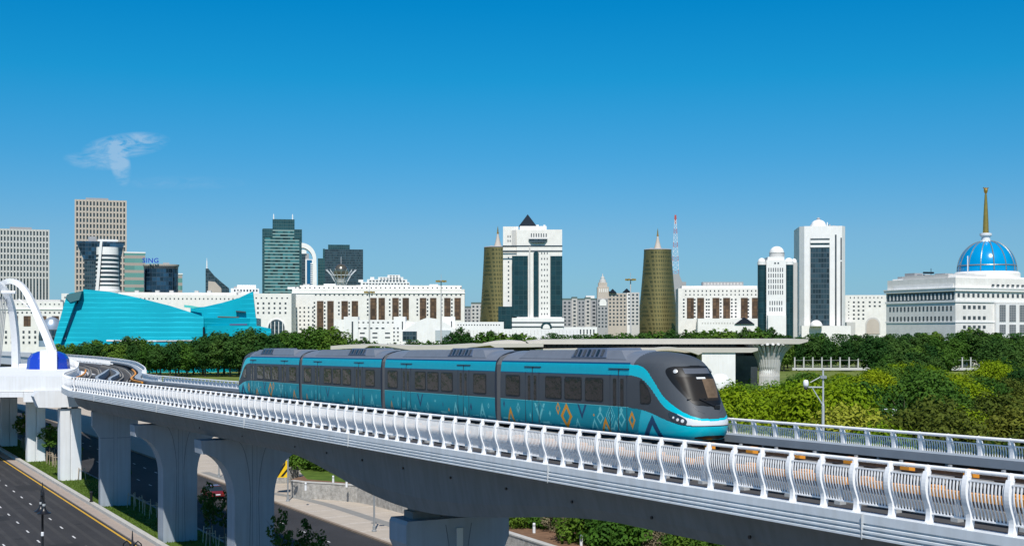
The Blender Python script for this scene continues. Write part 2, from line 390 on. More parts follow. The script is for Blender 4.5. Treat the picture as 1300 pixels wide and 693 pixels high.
def bake(mb, mx):
    return [mx @ Vector(v) for v in mb.v], mb.f
def rail_mx(s, off, z=.05):
    p, d, n = path(s); c = at(s, off, z); m = Matrix.Identity(4)
    sl = (zdeck(s + 1) - zdeck(s - 1)) / 2
    dd = Vector((d.x, d.y, sl)).normalized()
    for i, ax in enumerate((dd, n, Vector((0, 0, 1)))):
        for r in range(3): m[r][i] = ax[r]
    for r in range(3): m[r][3] = c[r]
    return m
def railing(sgn, s_first, s_vis, s_last, label, zoff=.05):
    off = sgn * 4.6; r = empty('deck_railing', (0, 0, 0), 0, label, 'railing')
    pm_, pn = post_mb(sgn), panel_mb(sgn); pme = pne = None; rest_p, rest_b = MB(), MB(); k = 0; s = s_first
    while s < s_last:
        mx = rail_mx(s, off, zoff)
        if s >= s_vis and k < 100:
            if pme is None:
                a = pm_.build('post', MT['post'], r); b2 = pn.build('baluster_panel', MT['post'], r); pme, pne = a.data, b2.data
            else:
                a = bpy.data.objects.new('post', pme); COL.objects.link(a); a.parent = r
                b2 = bpy.data.objects.new('baluster_panel', pne); COL.objects.link(b2); b2.parent = r
            a.matrix_local = mx; b2.matrix_local = mx; k += 1
        else:
            rest_p.add(*bake(pm_, mx)); rest_b.add(*bake(pn, mx))
        s += PITCH
    tag(rest_p.build('post_row', MT['post'], r), kind='stuff'); tag(rest_b.build('baluster_row', MT['post'], r), kind='stuff')
    sweep('handrail', circ(off, 1.49, .055), s_first, s_last, MT['post'], r, step=1.32, smooth=True)
    return r
railing(-1, -6, 19.5, S_END - 4, 'white bowed-post railing along the near viaduct edge, in front of the train')
railing(1, -6, 18, S_END - 4, 'grey-white bowed railing along the far edge of the viaduct, behind the tracks')
# raised evacuation ledge on the far side, its steel legs, and the trough between the tracks
wk = None; wk = empty('evacuation_walkway', (0, 0, 0), 0, 'grey raised walkway ledge along the foot of the far railing', 'walkway')
sweep('ledge_plate', [(3.74, .62), (3.70, .92), (4.42, .92), (4.42, .62)], S0, 255, MT['ledge'], wk)
sweep('ledge_shade_strip', [(4.2, .001), (4.2, .615), (4.36, .615), (4.36, .001)], S0, 255, MT['deck'], wk)  # added dark strip, closes the gap and stands in for shade below
for s in stations(22, 150, 3.2):
    a = at(s, 3.9, 0); MB().box(-.06, .06, -.1, .5, 0, .63).build('bracket', MT['grey'], wk, loc=tuple(a), rz=atan2(-Nv.x, Nv.y) )
tr = empty('cable_trough', (0, 0, 0), 0, 'pale concrete cable trough covers between the two tracks', 'cable trough')
base = MB(); sweep('x', [(-.12, 0), (-.12, .66), (.12, .66), (.12, 0)], S0, 140, None, mb=base); base.build('trough_base', MT['deck'], tr)
k = 0; s = 18
cov = None
while s < 140 and k < 90:
    L_ = .95 if k % 3 else 1.3
    if cov is None: cov = MB().box(-.5, .5, -.22, .22, 0, .16).build('trough_cover', MT['plinth'], tr)
    else: cov = bpy.data.objects.new('trough_cover', cov.data); COL.objects.link(cov); cov.parent = tr
    m = rail_mx(s, 0, .68); cov.matrix_local = m; cov.scale = (L_, 1, 1.2); k += 1; s += L_ + .7
# ------------------------------------------------------------------ tracks
def track(off, label, cside):
    t = empty('railway_track', (0, 0, 0), 0, label, 'track', 'tracks on the viaduct')
    for e_ in (-.7175, .7175):
        sweep('plinth', [(off + e_ - .3, .001), (off + e_ - .26, .34), (off + e_ + .26, .34), (off + e_ + .3, .001)], S0, 250, MT['plinth'], t)
        sweep('rail', [(off + e_ - .07, .342), (off + e_ - .035, .38), (off + e_ - .035, .54), (off + e_ + .035, .54), (off + e_ + .035, .38), (off + e_ + .07, .342)], S0, 250, MT['rail'], t)
    c = off + cside
    segs = [(S0, 27.5), (28.5, 34.0), (36.0, 51), (53, 110), (113, 150), (152, 208)] if cside < 0 else [(150, 208)]
    for a, b in segs: sweep('contact_rail_cover', [(c - .09, .60), (c - .11, .80), (c + .11, .80), (c + .09, .60)], a, b, MT['orange'], t)
    for s in stations(20, 75, 2.2):
        q = at(s, c, 0); MB().box(-.05, .05, -.05, .05, 0, .64).box(-.12, .12, -.12, .12, 0, .1).build('contact_rail_support', MT['brgrey'], t, loc=tuple(q), rz=atan2(-Nv.x, Nv.y))
    for s in stations(21, 75, 2.75):
        q = at(s, off, 0); MB().box(-.30, .30, -.17, .17, .001, .30).box(-.20, .20, -.14, .14, .30, .70).build('track_beacon', [MT['orange']] , t, loc=tuple(q), rz=atan2(-Nv.x, Nv.y))
    return t
track(-2.2, 'nearer track, empty, with an orange contact-rail cover behind the near railing', -1.35)
track(2.2, 'far track carrying the turquoise train', 1.12)
# dark island parapet between the diverging tracks at the bend
isl = MB(); ring = []
S_a, S_b = 152, 206
sts = stations(S_a, S_b, 3)
outer = [at(s, -.25 - 1.0 * sin(pi * (s - S_a) / (S_b - S_a)), 0) for s in sts] + [at(s, .25 + 1.0 * sin(pi * (s - S_a) / (S_b - S_a)), 0) for s in sts[::-1]]
inner = [at(s, -.05 - .8 * sin(pi * (s - S_a) / (S_b - S_a)), 0) for s in sts] + [at(s, .05 + .8 * sin(pi * (s - S_a) / (S_b - S_a)), 0) for s in sts[::-1]]
nn = len(outer); hgt = .9
vv = outer + [p_ + Vector((0, 0, hgt)) for p_ in outer] + [p_ + Vector((0, 0, hgt)) for p_ in inner] + inner
ff = []
for i in range(nn):
    j = (i + 1) % nn
    ff += [(i, j, nn + j, nn + i), (nn + i, nn + j, 2 * nn + j, 2 * nn + i), (2 * nn + i, 2 * nn + j, 3 * nn + j, 3 * nn + i)]
isl.add(vv, ff); tag(isl.build('island_parapet', MT['ledge']), 'dark lens-shaped parapet between the tracks at the bend', 'parapet')
# ------------------------------------------------------------------ train
T0 = 42.0; TP = 32.4
def tz(s): return zdeck(s) + .83
train = empty('commuter_train', tuple(at(T0, 2.2, .83)), 0, 'four-carriage turquoise and grey commuter train with patterned sides crossing the viaduct', 'train')
sl = (zdeck(90) - zdeck(50)) / 40
xa = Vector((Tv.x, Tv.y, sl)).normalized(); za = xa.cross(-Nv).normalized(); ya = za.cross(xa)
m = Matrix.Identity(3)
for i, ax in enumerate((xa, ya, za)):
    for r in range(3): m[r][i] = ax[r]
train.rotation_euler = m.to_euler()          # local x: backwards along the train, y: near side positive, z up from the skirt
def interp(tab, x):
    if x <= tab[0][0]: return tab[0][1]
    for (a, b), (c, d) in zip(tab, tab[1:]):
        if x <= c:
            f = (x - a) / (c - a); return b + (d - b) * f
    return tab[-1][1]
def sinterp(tab, x):   # smooth (monotone-ish) interpolation
    if x <= tab[0][0]: return tab[0][1]
    if x >= tab[-1][0]: return tab[-1][1]
    for i in range(len(tab) - 1):
        if x <= tab[i + 1][0]:
            x0, y0 = tab[i]; x1, y1 = tab[i + 1]
            m0 = (y1 - tab[i - 1][1]) / (x1 - tab[i - 1][0]) if i > 0 else (y1 - y0) / (x1 - x0)
            m1 = (tab[i + 2][1] - y0) / (tab[i + 2][0] - x0) if i + 2 < len(tab) else (y1 - y0) / (x1 - x0)
            h = x1 - x0; f = (x - x0) / h
            return (2*f**3-3*f**2+1)*y0 + (f**3-2*f**2+f)*h*m0 + (-2*f**3+3*f**2)*y1 + (f**3-f**2)*h*m1
U0 = [(-.02, .50), (.15, .36), (.4, .26), (.7, .25), (1.0, .36), (1.3, .53), (1.6, .70), (1.9, .86), (2.2, 1.02), (2.5, 1.19), (2.8, 1.40), (3.05, 1.66), (3.25, 2.02), (3.40, 2.46), (3.50, 3.02), (3.56, 3.75), (3.58, 4.4)]
WZ = [(-.02, 1.20), (.15, 1.27), (.4, 1.31), (.8, 1.33), (2.3, 1.33), (2.8, 1.29), (3.0, 1.25), (3.12, 1.19), (3.25, 1.06), (3.38, .86), (3.48, .60), (3.55, .3), (3.58, .001)]
RZ = [(0, 1.9), (1.2, 2.0), (2.2, 2.3), (3.0, 2.4), (3.58, 1.4)]
EXP = 2.7
def w_(z): return max(.001, sinterp(WZ, z))
def contour(z, q, nose=True):
    """q: 0 = front centre .. 1 = where the side wall begins (near side); returns (x, y)"""
    w = w_(z); r = interp(RZ, z); a = q * pi / 2
    return sinterp(U0, z) + r * (1 - cos(a) ** (2 / EXP)), w * sin(a) ** (2 / EXP) if a > 0 else 0
def front_pt(y, z, out=0.0):
    """point of the nose surface at lateral y, height z, pushed out"""
    w = w_(z); r = interp(RZ, z); k = min(1, abs(y) / w)
    x = sinterp(U0, z) + r * (1 - (1 - k ** EXP) ** (1 / EXP))
    return Vector((x, y, z))
def front_n(y, z):
    a = front_pt(y + .01, z) - front_pt(y - .01, z); b = front_pt(y, z + .01) - front_pt(y, z - .01)
    n = a.cross(b).normalized(); return n if n.x < 0 else -n
def fp_(y, z, o=0.0): return front_pt(y, z) + front_n(y, z) * o
# paint layout, from the photograph's proportions
Z_UP = [(0, .5), (.3, .6), (.6, .9), (1.05, 1.17), (2.0, 1.72), (2.6, 2.28), (3.2, 2.78), (3.8, 2.97), (4.5, 3.01)]
Z_LO = [(0, .5), (.25, .6), (.6, .8), (1.0, .98), (1.8, 1.24), (2.2, 1.50), (2.85, 2.04), (3.5, 2.42), (4.3, 2.55)]
Z_T = [(0, .54), (.5, .545), (1.0, .62), (1.7, .76), (2.85, 1.02), (3.6, 1.13), (4.3, 1.17)]
def side_uz(px, py):
    y = 31.07 / (.479 + .878 * (px - CX) / F); t = (y - 14.88) / .878
    z = CH - (py - HY) * y / F
    return t - T0, z - tz(t)
def ring(u, z, cu, cz, hw, hh, th):   # diamond outline
    d = abs(u - cu) / hw + abs(z - cz) / hh
    return 1 - th < d < 1
def chev(u, z, cu, cz, hw, hh, th, up=True):   # open peak
    dz = (z - cz) if up else (cz - z)
    if dz < -hh or dz > hh: return False
    e_ = (hh - dz) / (2 * hh) * hw; a = abs(u - cu)
    return e_ - th < a < e_
GREYP, CYAN, TEAL, WHITE, DARK, ORANGE, NAVY, LIGHT, ROOF, TEALD, BRIGHT = range(11)
def Q(zx, zy, ox=620, oy=440, sc=5.33): return side_uz(ox + zx / sc, oy + zy / sc)
LEADPAT = [('c', Q(148, 458), .42, .40, .16, ORANGE, 1), ('r', Q(470, 415), .20, .33, .45, ORANGE), ('r', Q(526, 468), .52, .62, .42, ORANGE),
    ('c', Q(632, 430), .48, .40, .16, NAVY, 0), ('r', Q(970, 495), .26, .40, .5, ORANGE), ('c', Q(790, 530), .42, .36, .16, ORANGE, 1),
    ('r', Q(825, 465), .36, .50, .12, LIGHT), ('r', Q(825, 465), .20, .28, .3, LIGHT), ('r', Q(755, 480), .30, .30, .35, LIGHT), ('r', Q(755, 425), .12, .18, .9, LIGHT), ('r', Q(898, 490), .32, .36, .35, LIGHT), ('r', Q(898, 430), .12, .18, .9, LIGHT),
    ('c', Q(715, 520), .3, .25, .1, LIGHT, 1), ('c', Q(860, 530), .3, .25, .1, LIGHT, 1), ('c', Q(345, 395), .5, .22, .14, TEALD, 1), ('c', Q(345, 440), .52, .42, .17, LIGHT, 0), ('r', Q(200, 410), .16, .26, .4, LIGHT), ('c', Q(200, 440), .28, .2, .12, TEALD, 0),
    ('r', Q(415, 450), .09, .15, 1, LIGHT), ('r', Q(105, 385), .09, .2, 1, NAVY), ('c', Q(600, 510), .2, .22, .08, LIGHT, 1), ('r', Q(280, 462), .08, .14, 1, LIGHT),
    ('c', (2.75, .48), .72, .46, .34, NAVY, 1), ('r', Q(712, 462), .07, .07, 1, ORANGE)]
def midpat(L):
    return [('c', (L * .64, .72), .42, .38, .15, NAVY, 0), ('r', (L * .50, .78), .08, .1, 1, LIGHT), ('c', (L * .32, .42), .36, .42, .13, LIGHT, 1), ('r', (L * .43, .62), .06, .16, 1, NAVY), ('r', (L * .19, .62), .11, .24, .9, NAVY),
        ('c', (L * .10, .45), .40, .45, .12, LIGHT, 1), ('r', (L * .10, .38), .18, .2, .4, LIGHT), ('r', (L * .86, .55), .14, .3, .4, LIGHT), ('c', (L * .75, .4), .28, .3, .08, LIGHT, 1), ('c', (L * .93, .35), .2, .25, .08, ORANGE, 1), ('r', (L * .57, .42), .16, .26, .4, LIGHT), ('c', (L * .24, .38), .22, .26, .08, LIGHT, 1), ('r', (L * .80, .72), .10, .16, .5, LIGHT), ('c', (L * .69, .30), .2, .22, .08, LIGHT, 1), ('r', (L * .38, .35), .07, .12, 1, ORANGE), ('r', (L * .91, .80), .08, .12, 1, NAVY), ('r', (L * .05, .75), .10, .15, .5, LIGHT)]
def patcol(u, z, pats):
    for p in pats:
        cu, cz = p[1]
        if abs(u - cu) > 1 or abs(z - cz) > .8: continue
        if p[0] == 'r':
            if ring(u, z, cu, cz, p[2], p[3], p[4]): return p[5]
        elif chev(u, z, cu, cz, p[2], p[3], p[4], p[6]): return p[5]
    if .10 < z < .135 + .04 * sin(u * 2.3) and (u * .9) % 1 < .78: return LIGHT
    if .17 < z < .2 + .05 * sin(u * 1.3) and (u * .53) % 1 < .45: return LIGHT
    return TEAL
YU = [(0, .83), (.6, .87), (.9, .97), (1.1, 1.14), (1.2, 1.2)]; YL = [(0, .75), (.6, .78), (.85, .83), (1.05, .9), (1.2, .95)]
def paint_lead(u, y, z):
    if u < 4.5:
        zu, zl, zt = sinterp(Z_UP, u), sinterp(Z_LO, u), sinterp(Z_T, u)
        if u < 1.3: zu = max(zu, interp(YU, abs(y))); zl = max(zl, interp(YL, abs(y)))
        if z > zu: return GREYP if u < 4.2 or z < 3.0 else ROOF
        if z > zl: return BRIGHT if z < zu - .012 else BRIGHT
        if z > zt:
            if u < 1.15: return WHITE if z > zt + .035 else DARK
            return GREYP
        if z > zt - .012: return DARK
        if u < 3.75 + (.35 * (.5 - z)):
            c = patcol(u, z, LEADPAT[-2:-1]); return c if c == NAVY and z > .05 else BRIGHT
        return patcol(u, z, LEADPAT)
    return paint_side(u, z, LEADPAT)
def paint_side(u, z, pats):
    if z > 3.075: return ROOF
    if z > 3.01: return NAVY
    if z > 2.55: return CYAN
    if z > 2.50: return NAVY
    if z > 1.2: return GREYP
    if z > 1.165: return LIGHT
    return patcol(u, z, pats)
pm_ = [mat('train grey paint', (.068, .078, .090), .52, var=.05, spec=.3), mat('train cyan band', (.004, .37, .49), .4, var=.05, spec=.35), mat('train teal panel', (.005, .30, .38), .45, var=.08, scale=1, spec=.3),
       mat('train white paint', (.75, .77, .78), .28, var=.02, coat=.4), mat('train dark line', (.02, .03, .05), .4, var=0), mat('train orange mark', (.75, .31, .01), .4, var=0), mat('train navy mark', (.005, .06, .15), .4, var=0),
       mat('train pale mark', (.17, .60, .62), .4, var=0), mat('train roof paint', (.17, .19, .225), .4, var=.10, scale=2), mat('train deep teal mark', (.015, .33, .40), .3, var=0, coat=.4), mat('train bright cyan', (.0, .54, .66), .3, var=.03, coat=.2)]
ZS = [-.02 + .022 * i for i in range(int(3.04 / .022) + 1)]
ZR = [3.05, 3.09, 3.13, 3.18, 3.23, 3.28, 3.33, 3.38, 3.43, 3.47, 3.50, 3.53, 3.555, 3.57, 3.58]
def car_body(L, nose, paint, parent):
    mb = MB(); zs = ZS + ZR
    du = .03
    qn = 80 if nose else 0
    grid = []
    for z in zs:
        row = []
        if nose:
            for i in range(qn):
                x, y = contour(z, i / qn); row.append((x, y, z))
            xs = sinterp(U0, z) + interp(RZ, z)
        else: xs = 0
        nS = int((L - 3.9) / du) if nose else int(L / du)
        for i in range(nS + 1):
            row.append((xs + (L - xs) * i / nS, w_(z), z))
        grid.append(row)
    n = len(grid[0]); v = [p for row in grid for p in row]; f = []; mi = []
    nz = len(zs)
    v += [(x, -y, z) for x, y, z in v]; off = nz * n
    for k in range(nz - 1):
        for i in range(n - 1):
            a = k * n + i; b_ = a + 1; c = a + n + 1; d = a + n
            cx = (v[a][0] + v[c][0]) / 2; cy = (v[a][1] + v[c][1]) / 2; cz = (v[a][2] + v[c][2]) / 2
            pmx = paint(cx, cy, cz)
            f.append((a, b_, c, d)); mi.append(pmx); f.append((off + d, off + c, off + b_, off + a)); mi.append(pmx)
    mb.v = v; mb.f = f; mb.m = mi
    ends = [n - 1] + ([] if nose else [0])
    for e_ in ends:
        lo = [k * n + e_ for k in range(nz)]; hi = [off + k * n + e_ for k in range(nz)][::-1]
        mb.f.append(tuple(lo + hi)); mb.m.append(DARK)
    b0 = [i for i in range(n)]; b1 = [off + i for i in range(n)][::-1]
    mb.f.append(tuple(b0 + b1)); mb.m.append(DARK)
    return mb.build('body_shell', pm_, parent, smooth='auto')
import bmesh
def weld(o):
    bm = bmesh.new(); bm.from_mesh(o.data); bmesh.ops.remove_doubles(bm, verts=bm.verts, dist=.0005); bm.to_mesh(o.data); bm.free()
WGL = mat('carriage window glass', (.02, .026, .03), .06, var=0, spec=.28, bump=.35, bscale=2.2)
WGL.node_tree.nodes['Principled BSDF'].inputs['Base Color'].default_value = (.016, .020, .026, 1)
WG2 = mat('rippled window glass', (.016, .022, .03), .05, var=.5, scale=1.1, spec=.34, bump=.7, bscale=1.3, var2=(.022, .025, .03))
FR = mat('window frame rubber', (.012, .013, .015), .5, var=0)
def rrect(x0, x1, z0, z1, r, n=5):
    pts = []
    for cx, cz, a0_ in ((x1 - r, z1 - r, 0), (x0 + r, z1 - r, 90), (x0 + r, z0 + r, 180), (x1 - r, z0 + r, 270)):
        for i in range(n + 1):
            a = radians(a0_ + 90 * i / n); pts.append((cx + r * cos(a), cz + r * sin(a)))
    return pts
def side_panel(name, pts, y, d, mt, parent, smooth=False):
    mb = MB(); n = len(pts)
    v = [(a, y(b) if callable(y) else y, b) for a, b in pts] + [(a, (y(b) if callable(y) else y) + d, b) for a, b in pts]
    fs = [tuple(range(n)), tuple(range(n, 2 * n))[::-1]] + [(i, n + i, n + (i + 1) % n, (i + 1) % n) for i in range(n)]
    mb.add(v, fs); return mb.build(name, mt, parent)
def add_window(car, x0, x1, z0=1.34, z1=2.40, r=.11, sides=(1, -1)):
    for sg in sides:
        yf = lambda z: sg * (w_(z) - .002)
        fr = side_panel('window', rrect(x0, x1, z0, z1, r), yf, sg * .016, FR, car)
        yg = lambda z: sg * (w_(z) + .010)
        side_panel('pane', rrect(x0 + .055, x1 - .055, z0 + .055, z1 - .055, r * .7), yg, sg * .012, WGL, fr)
def add_door(car, xc, sides=(1, -1)):
    for sg in sides:
        dr = MB()
        for dx in (-.66, .66, 0):                # leaf edges
            dr.box(xc + dx - .012, xc + dx + .012, *( (w_(1.5) - .02, w_(1.5) + .006) if sg > 0 else (-w_(1.5) - .006, -w_(1.5) + .02)), .12, 2.56)
        y0, y1 = (w_(2.75) - .03, w_(2.75) + .03) if sg > 0 else (-w_(2.75) - .03, -w_(2.75) + .03)
        dr.box(xc - .8, xc + .8, y0, y1, 2.80, 2.84); dr.box(xc - .02, xc + .02, y0, y1, 2.56, 2.80)
        d_ = dr.build('door', pm_[DARK], car)
        for dx in (-.29, .29):
            yg = lambda z: sg * (w_(z) + .001)
            side_panel('door_window', rrect(xc + dx - .12, xc + dx + .12, 1.22, 2.40, .06), yg, sg * .014, WGL, d_)
podm = mat('roof unit paint', (.10, .13, .19), .4, var=.1, scale=3)
def add_roof(car, x0, x1):
    b = MB(); zz = 3.50
    prof = [(x0, zz - .12), (x0 + .9, zz + .22), (x1 - .9, zz + .22), (x1, zz - .12)]
    def pod(a, c, w, z0, z1, name, m_, inset=.25):
        q = MB(); q.add([(a, -w, z0), (c, -w, z0), (c, w, z0), (a, w, z0), (a + inset, -w * .8, z1), (c - inset, -w * .8, z1), (c - inset, w * .8, z1), (a + inset, w * .8, z1)], [(3, 2, 1, 0), (4, 5, 6, 7), (0, 1, 5, 4), (1, 2, 6, 5), (2, 3, 7, 6), (3, 0, 4, 7)])
        return q.build(name, m_, car)
    main = pod(x0, x1, 1.12, 3.22, 3.62, 'roof_fairing', pm_[ROOF], .7)
    u = pod(x0 + 1.6, x0 + 4.6, 1.12, 3.30, 3.72, 'air_conditioner', podm, .25)
    for i in range(7):
        xx = x0 + 1.9 + i * .38
        q = MB()
        for sg in (1, -1):
            v = [(xx, sg * 1.11, 3.36), (xx + .2, sg * 1.11, 3.36), (xx + .2, sg * .96, 3.66), (xx, sg * .96, 3.66)]
            q.add([(a, b_ + sg * .012, c) for a, b_, c in v], [(0, 1, 2, 3)] if sg > 0 else [(3, 2, 1, 0)])
        q.build('grille', GL if i % 2 else pm_[GREYP], u)
L1 = 16.15; L2 = 14.35; GP = .62
lead = empty('carriage'); lead.parent = train
body = car_body(L1, True, paint_lead, lead); weld(body)
ccs = [side_uz(px, 490)[0] for px in (651, 675.5, 702.5, 727.5, 754.2, 785)]
add_window(lead, ccs[0] - .74, ccs[0] + .74); add_door(lead, ccs[1])
for c in ccs[2:5]: add_window(lead, c - .76, c + .76)
add_door(lead, ccs[5])
for sg in (1, -1):   # quarter window of the cab
    pts = [(3.62, 1.38), (3.66, 2.30), (3.55, 2.38), (3.35, 2.30), (3.05, 2.05), (2.85, 1.78), (2.80, 1.55), (2.86, 1.42), (3.0, 1.36), (3.5, 1.34)]
    def yq(u, z, o): 
        k = max(0, min(1, (sinterp(U0, z) + interp(RZ, z) - u) / interp(RZ, z))); return sg * (w_(z) * (1 - k ** EXP) ** (1 / EXP) + o)
    n = len(pts)
    for nm, sc_, o, mt_ in (('window', 1.0, .006, FR), ('pane', .84, .014, WGL)):
        cx_ = sum(p[0] for p in pts) / n; cz_ = sum(p[1] for p in pts) / n
        pp = [(cx_ + (a - cx_) * sc_, cz_ + (b_ - cz_) * sc_) for a, b_ in pts]
        q = MB(); v = [(a, yq(a, b_, o), b_) for a, b_ in pp] + [(a, yq(a, b_, -.02), b_) for a, b_ in pp]
        fs = [tuple(range(n)), tuple(range(n, 2 * n))[::-1]] + [(i, n + i, n + (i + 1) % n, (i + 1) % n) for i in range(n)]
        q.add(v, fs); oo = q.build(nm, mt_, lead if nm == 'window' else par_)
        par_ = oo
add_roof(lead, 5.0, L1 - 1.6)
# windscreen assembly: patches that follow the nose
def patch_front(name, poly, out, thick, mt_, parent, res=.035, keep=None):
    """fill polygon (y,z) with a fine grid laid on the nose"""
    ys = [p[0] for p in poly]; zs = [p[1] for p in poly]
    def inside(y, z):
        c = False; j = len(poly) - 1
        for i in range(len(poly)):
            if (poly[i][1] > z) != (poly[j][1] > z) and y < (poly[j][0] - poly[i][0]) * (z - poly[i][1]) / (poly[j][1] - poly[i][1]) + poly[i][0]: c = not c
            j = i
        return c
    # scanline strips: each strip spans exactly from edge to edge, so the outline is clean
    nzr = max(6, int((max(zs) - min(zs)) / res)); nyr = 28; rows = []
    for k in range(nzr + 1):
        z = min(zs) + .001 + (max(zs) - min(zs) - .002) * k / nzr; xs = []
        for i in range(len(poly)):
            a, b_ = poly[i], poly[(i + 1) % len(poly)]
            if (a[1] > z) != (b_[1] > z): xs.append(a[0] + (b_[0] - a[0]) * (z - a[1]) / (b_[1] - a[1]))
        if len(xs) < 2: continue
        x0, x1 = min(xs), max(xs); rows.append([(x0 + (x1 - x0) * i / nyr, z) for i in range(nyr + 1)])
    mb = MB(); n = nyr + 1
    v = [fp_(y, z, out) for row in rows for y, z in row] + [fp_(y, z, out - thick) for row in rows for y, z in row]; f = []; o = len(rows) * n
    for k in range(len(rows) - 1):
        for i in range(n - 1):
            a = k * n + i; f.append((a, a + 1, a + n + 1, a + n)); f.append((o + a + n, o + a + n + 1, o + a + 1, o + a))
    rim = [i for i in range(n)] + [k * n + n - 1 for k in range(1, len(rows))] + [(len(rows) - 1) * n + i for i in range(n - 2, -1, -1)] + [k * n for k in range(len(rows) - 2, 0, -1)]
    for i in range(len(rim)):
        a, b_ = rim[i], rim[(i + 1) % len(rim)]; f.append((a, o + a, o + b_, b_))
    mb.add(v, f); ob = mb.build(name, mt_, parent, smooth=True)
    bm = bmesh.new(); bm.from_mesh(ob.data); bmesh.ops.recalc_face_normals(bm, faces=bm.faces); bm.to_mesh(ob.data); bm.free(); ob.data.set_sharp_from_angle(angle=radians(50)); return ob
def smooth_poly(p, it=3):
    for _ in range(it):
        q = []
        for i in range(len(p)):
            a, b_ = p[i], p[(i + 1) % len(p)]
            q += [(a[0] * .75 + b_[0] * .25, a[1] * .75 + b_[1] * .25), (a[0] * .25 + b_[0] * .75, a[1] * .25 + b_[1] * .75)]
        p = q
    return p
wsf = smooth_poly([(-1.10, 2.86), (-1.12, 2.45), (-.98, 1.93), (-.70, 1.42), (-.45, 1.34), (.45, 1.34), (.70, 1.42), (.98, 1.93), (1.12, 2.45), (1.10, 2.86), (.8, 2.98), (-.8, 2.98)])
ws = patch_front('windscreen', wsf, .012, .04, mat('windscreen surround', (.008, .009, .010), .45, var=0, spec=.3), lead)
wgl = mat('windscreen glass', (.022, .019, .017), .36, var=.4, scale=1.5, spec=.08, var2=(.02, .02, .02))
patch_front('pane', [(-.96, 2.52), (-.86, 2.0), (-.70, 1.56), (.70, 1.56), (.86, 2.0), (.96, 2.52)], .018, .01, wgl, ws)
patch_front('cab_interior_patch', [(-.82, 2.44), (-.72, 1.95), (-.58, 1.66), (-.02, 1.66), (-.02, 2.46)], .024, .008, mat('cab interior tan', (.15, .105, .07), .5, var=.4, scale=3, spec=.1), ws)  # tan patch laid on the glass stands in for the cab interior
patch_front('destination_display', [(-.62, 2.86), (-.62, 2.64), (.62, 2.64), (.62, 2.86)], .024, .01, mat('display glass', (.10, .11, .13), .2, var=0), ws)
patch_front('cab_lamp', [(-.22, 2.50), (-.22, 2.43), (.22, 2.43), (.22, 2.50)], .027, .01, pm_[WHITE], ws)
for sg in (-1, 1):
    p_ = fp_(sg * .88, 2.74, .02); b = MB(); b.lathe([(0, -.01), (.085, -.01), (.095, .02), (.05, .035), (0, .035)], 16); o = b.build('marker_lamp', MT['brgrey'], ws); o.location = p_; o.rotation_euler = front_n(sg * .88, 2.74).to_track_quat('Z', 'Y').to_euler()
wp = MB(); a1, a2, a3 = fp_(.10, 1.42, .05), fp_(-.30, 1.30, .06), fp_(.42, 1.62, .05)
wp.tube([a2, (a2 + a1) / 2 + Vector((-.02, 0, 0)), a3], .022, 6); wp.tube([fp_(.10, 1.62, .05), fp_(.85, 1.60, .05)], .018, 6)
q = fp_(-.30, 1.28, .03); wp.box(q.x - .05, q.x + .03, q.y - .14, q.y + .14, q.z - .07, q.z + .07); wp.build('wiper', MT['black'], lead)
# hatch line below the screen
hp = MB(); hp.tube([fp_(y, z, .002) for y, z in [(-.72, 1.34), (-.6, 1.16), (-.4, 1.06), (.4, 1.06), (.6, 1.16), (.72, 1.34)]], .008, 5); hp.build('hatch_seam', pm_[DARK], lead)
hgl = mat('headlamp glass', (.03, .035, .045), .08, var=0, spec=.8)
for sg in (-1, 1):
    hl = patch_front('headlight', smooth_poly([(sg * 1.02, .80), (sg * 1.16, .96), (sg * 1.285, 1.14), (sg * 1.305, 1.02), (sg * 1.29, .76), (sg * 1.2, .60), (sg * 1.06, .60)], 2), .014, .05, hgl, lead)
    for y, z, r in ((1.13, .76, .08), (1.21, .80, .07), (1.26, .88, .055)):
        p_ = fp_(sg * y, z, .012); b = MB(); b.lathe([(0, -.02), (r, -.01), (r * .9, .015), (r * .5, .02), (0, .016)], 14); o = b.build('lamp', pm_[WHITE], hl); o.location = p_; o.rotation_euler = front_n(sg * y, z).to_track_quat('Z', 'Y').to_euler()
cp = MB(); cp.box(.25, .9, -.75, .75, -.12, .17); o = patch_front('coupler_opening', smooth_poly([(-.72, .0), (-.78, .16), (.78, .16), (.72, .0)], 1), .008, .03, MT['black'], lead)
MB().box(.9, L1 - .3, -1.0, 1.0, -.45, -.02).build('underframe', MT['dark'], lead)
def gangway(x0):
    b = MB(); n = 9
    for i in range(n):
        xx = x0 + GP * i / n; b.prism([(1.22, .05), (1.22, 2.9), (1.0, 3.28), (.5, 3.44), (-.5, 3.44), (-1.0, 3.28), (-1.22, 2.9), (-1.22, .05)], xx + .004, xx + GP / n - .004, axis='x')
    b.prism([(1.18, .08), (1.18, 2.88), (.97, 3.25), (.5, 3.40), (-.5, 3.40), (-.97, 3.25), (-1.18, 2.88), (-1.18, .08)], x0 - .03, x0 + GP + .03, axis='x')
    b.build('gangway_bellows', mat('bellows rubber', (.13, .135, .14), .7, var=0), train)
gangway(L1)
WGL_ = WGL; WGL = WG2
mid = empty('carriage', (L1 + GP, 0, 0)); mid.parent = train
pats = midpat(L2)
body = car_body(L2, False, lambda u, y, z: paint_side(u, z, pats), mid); weld(body)
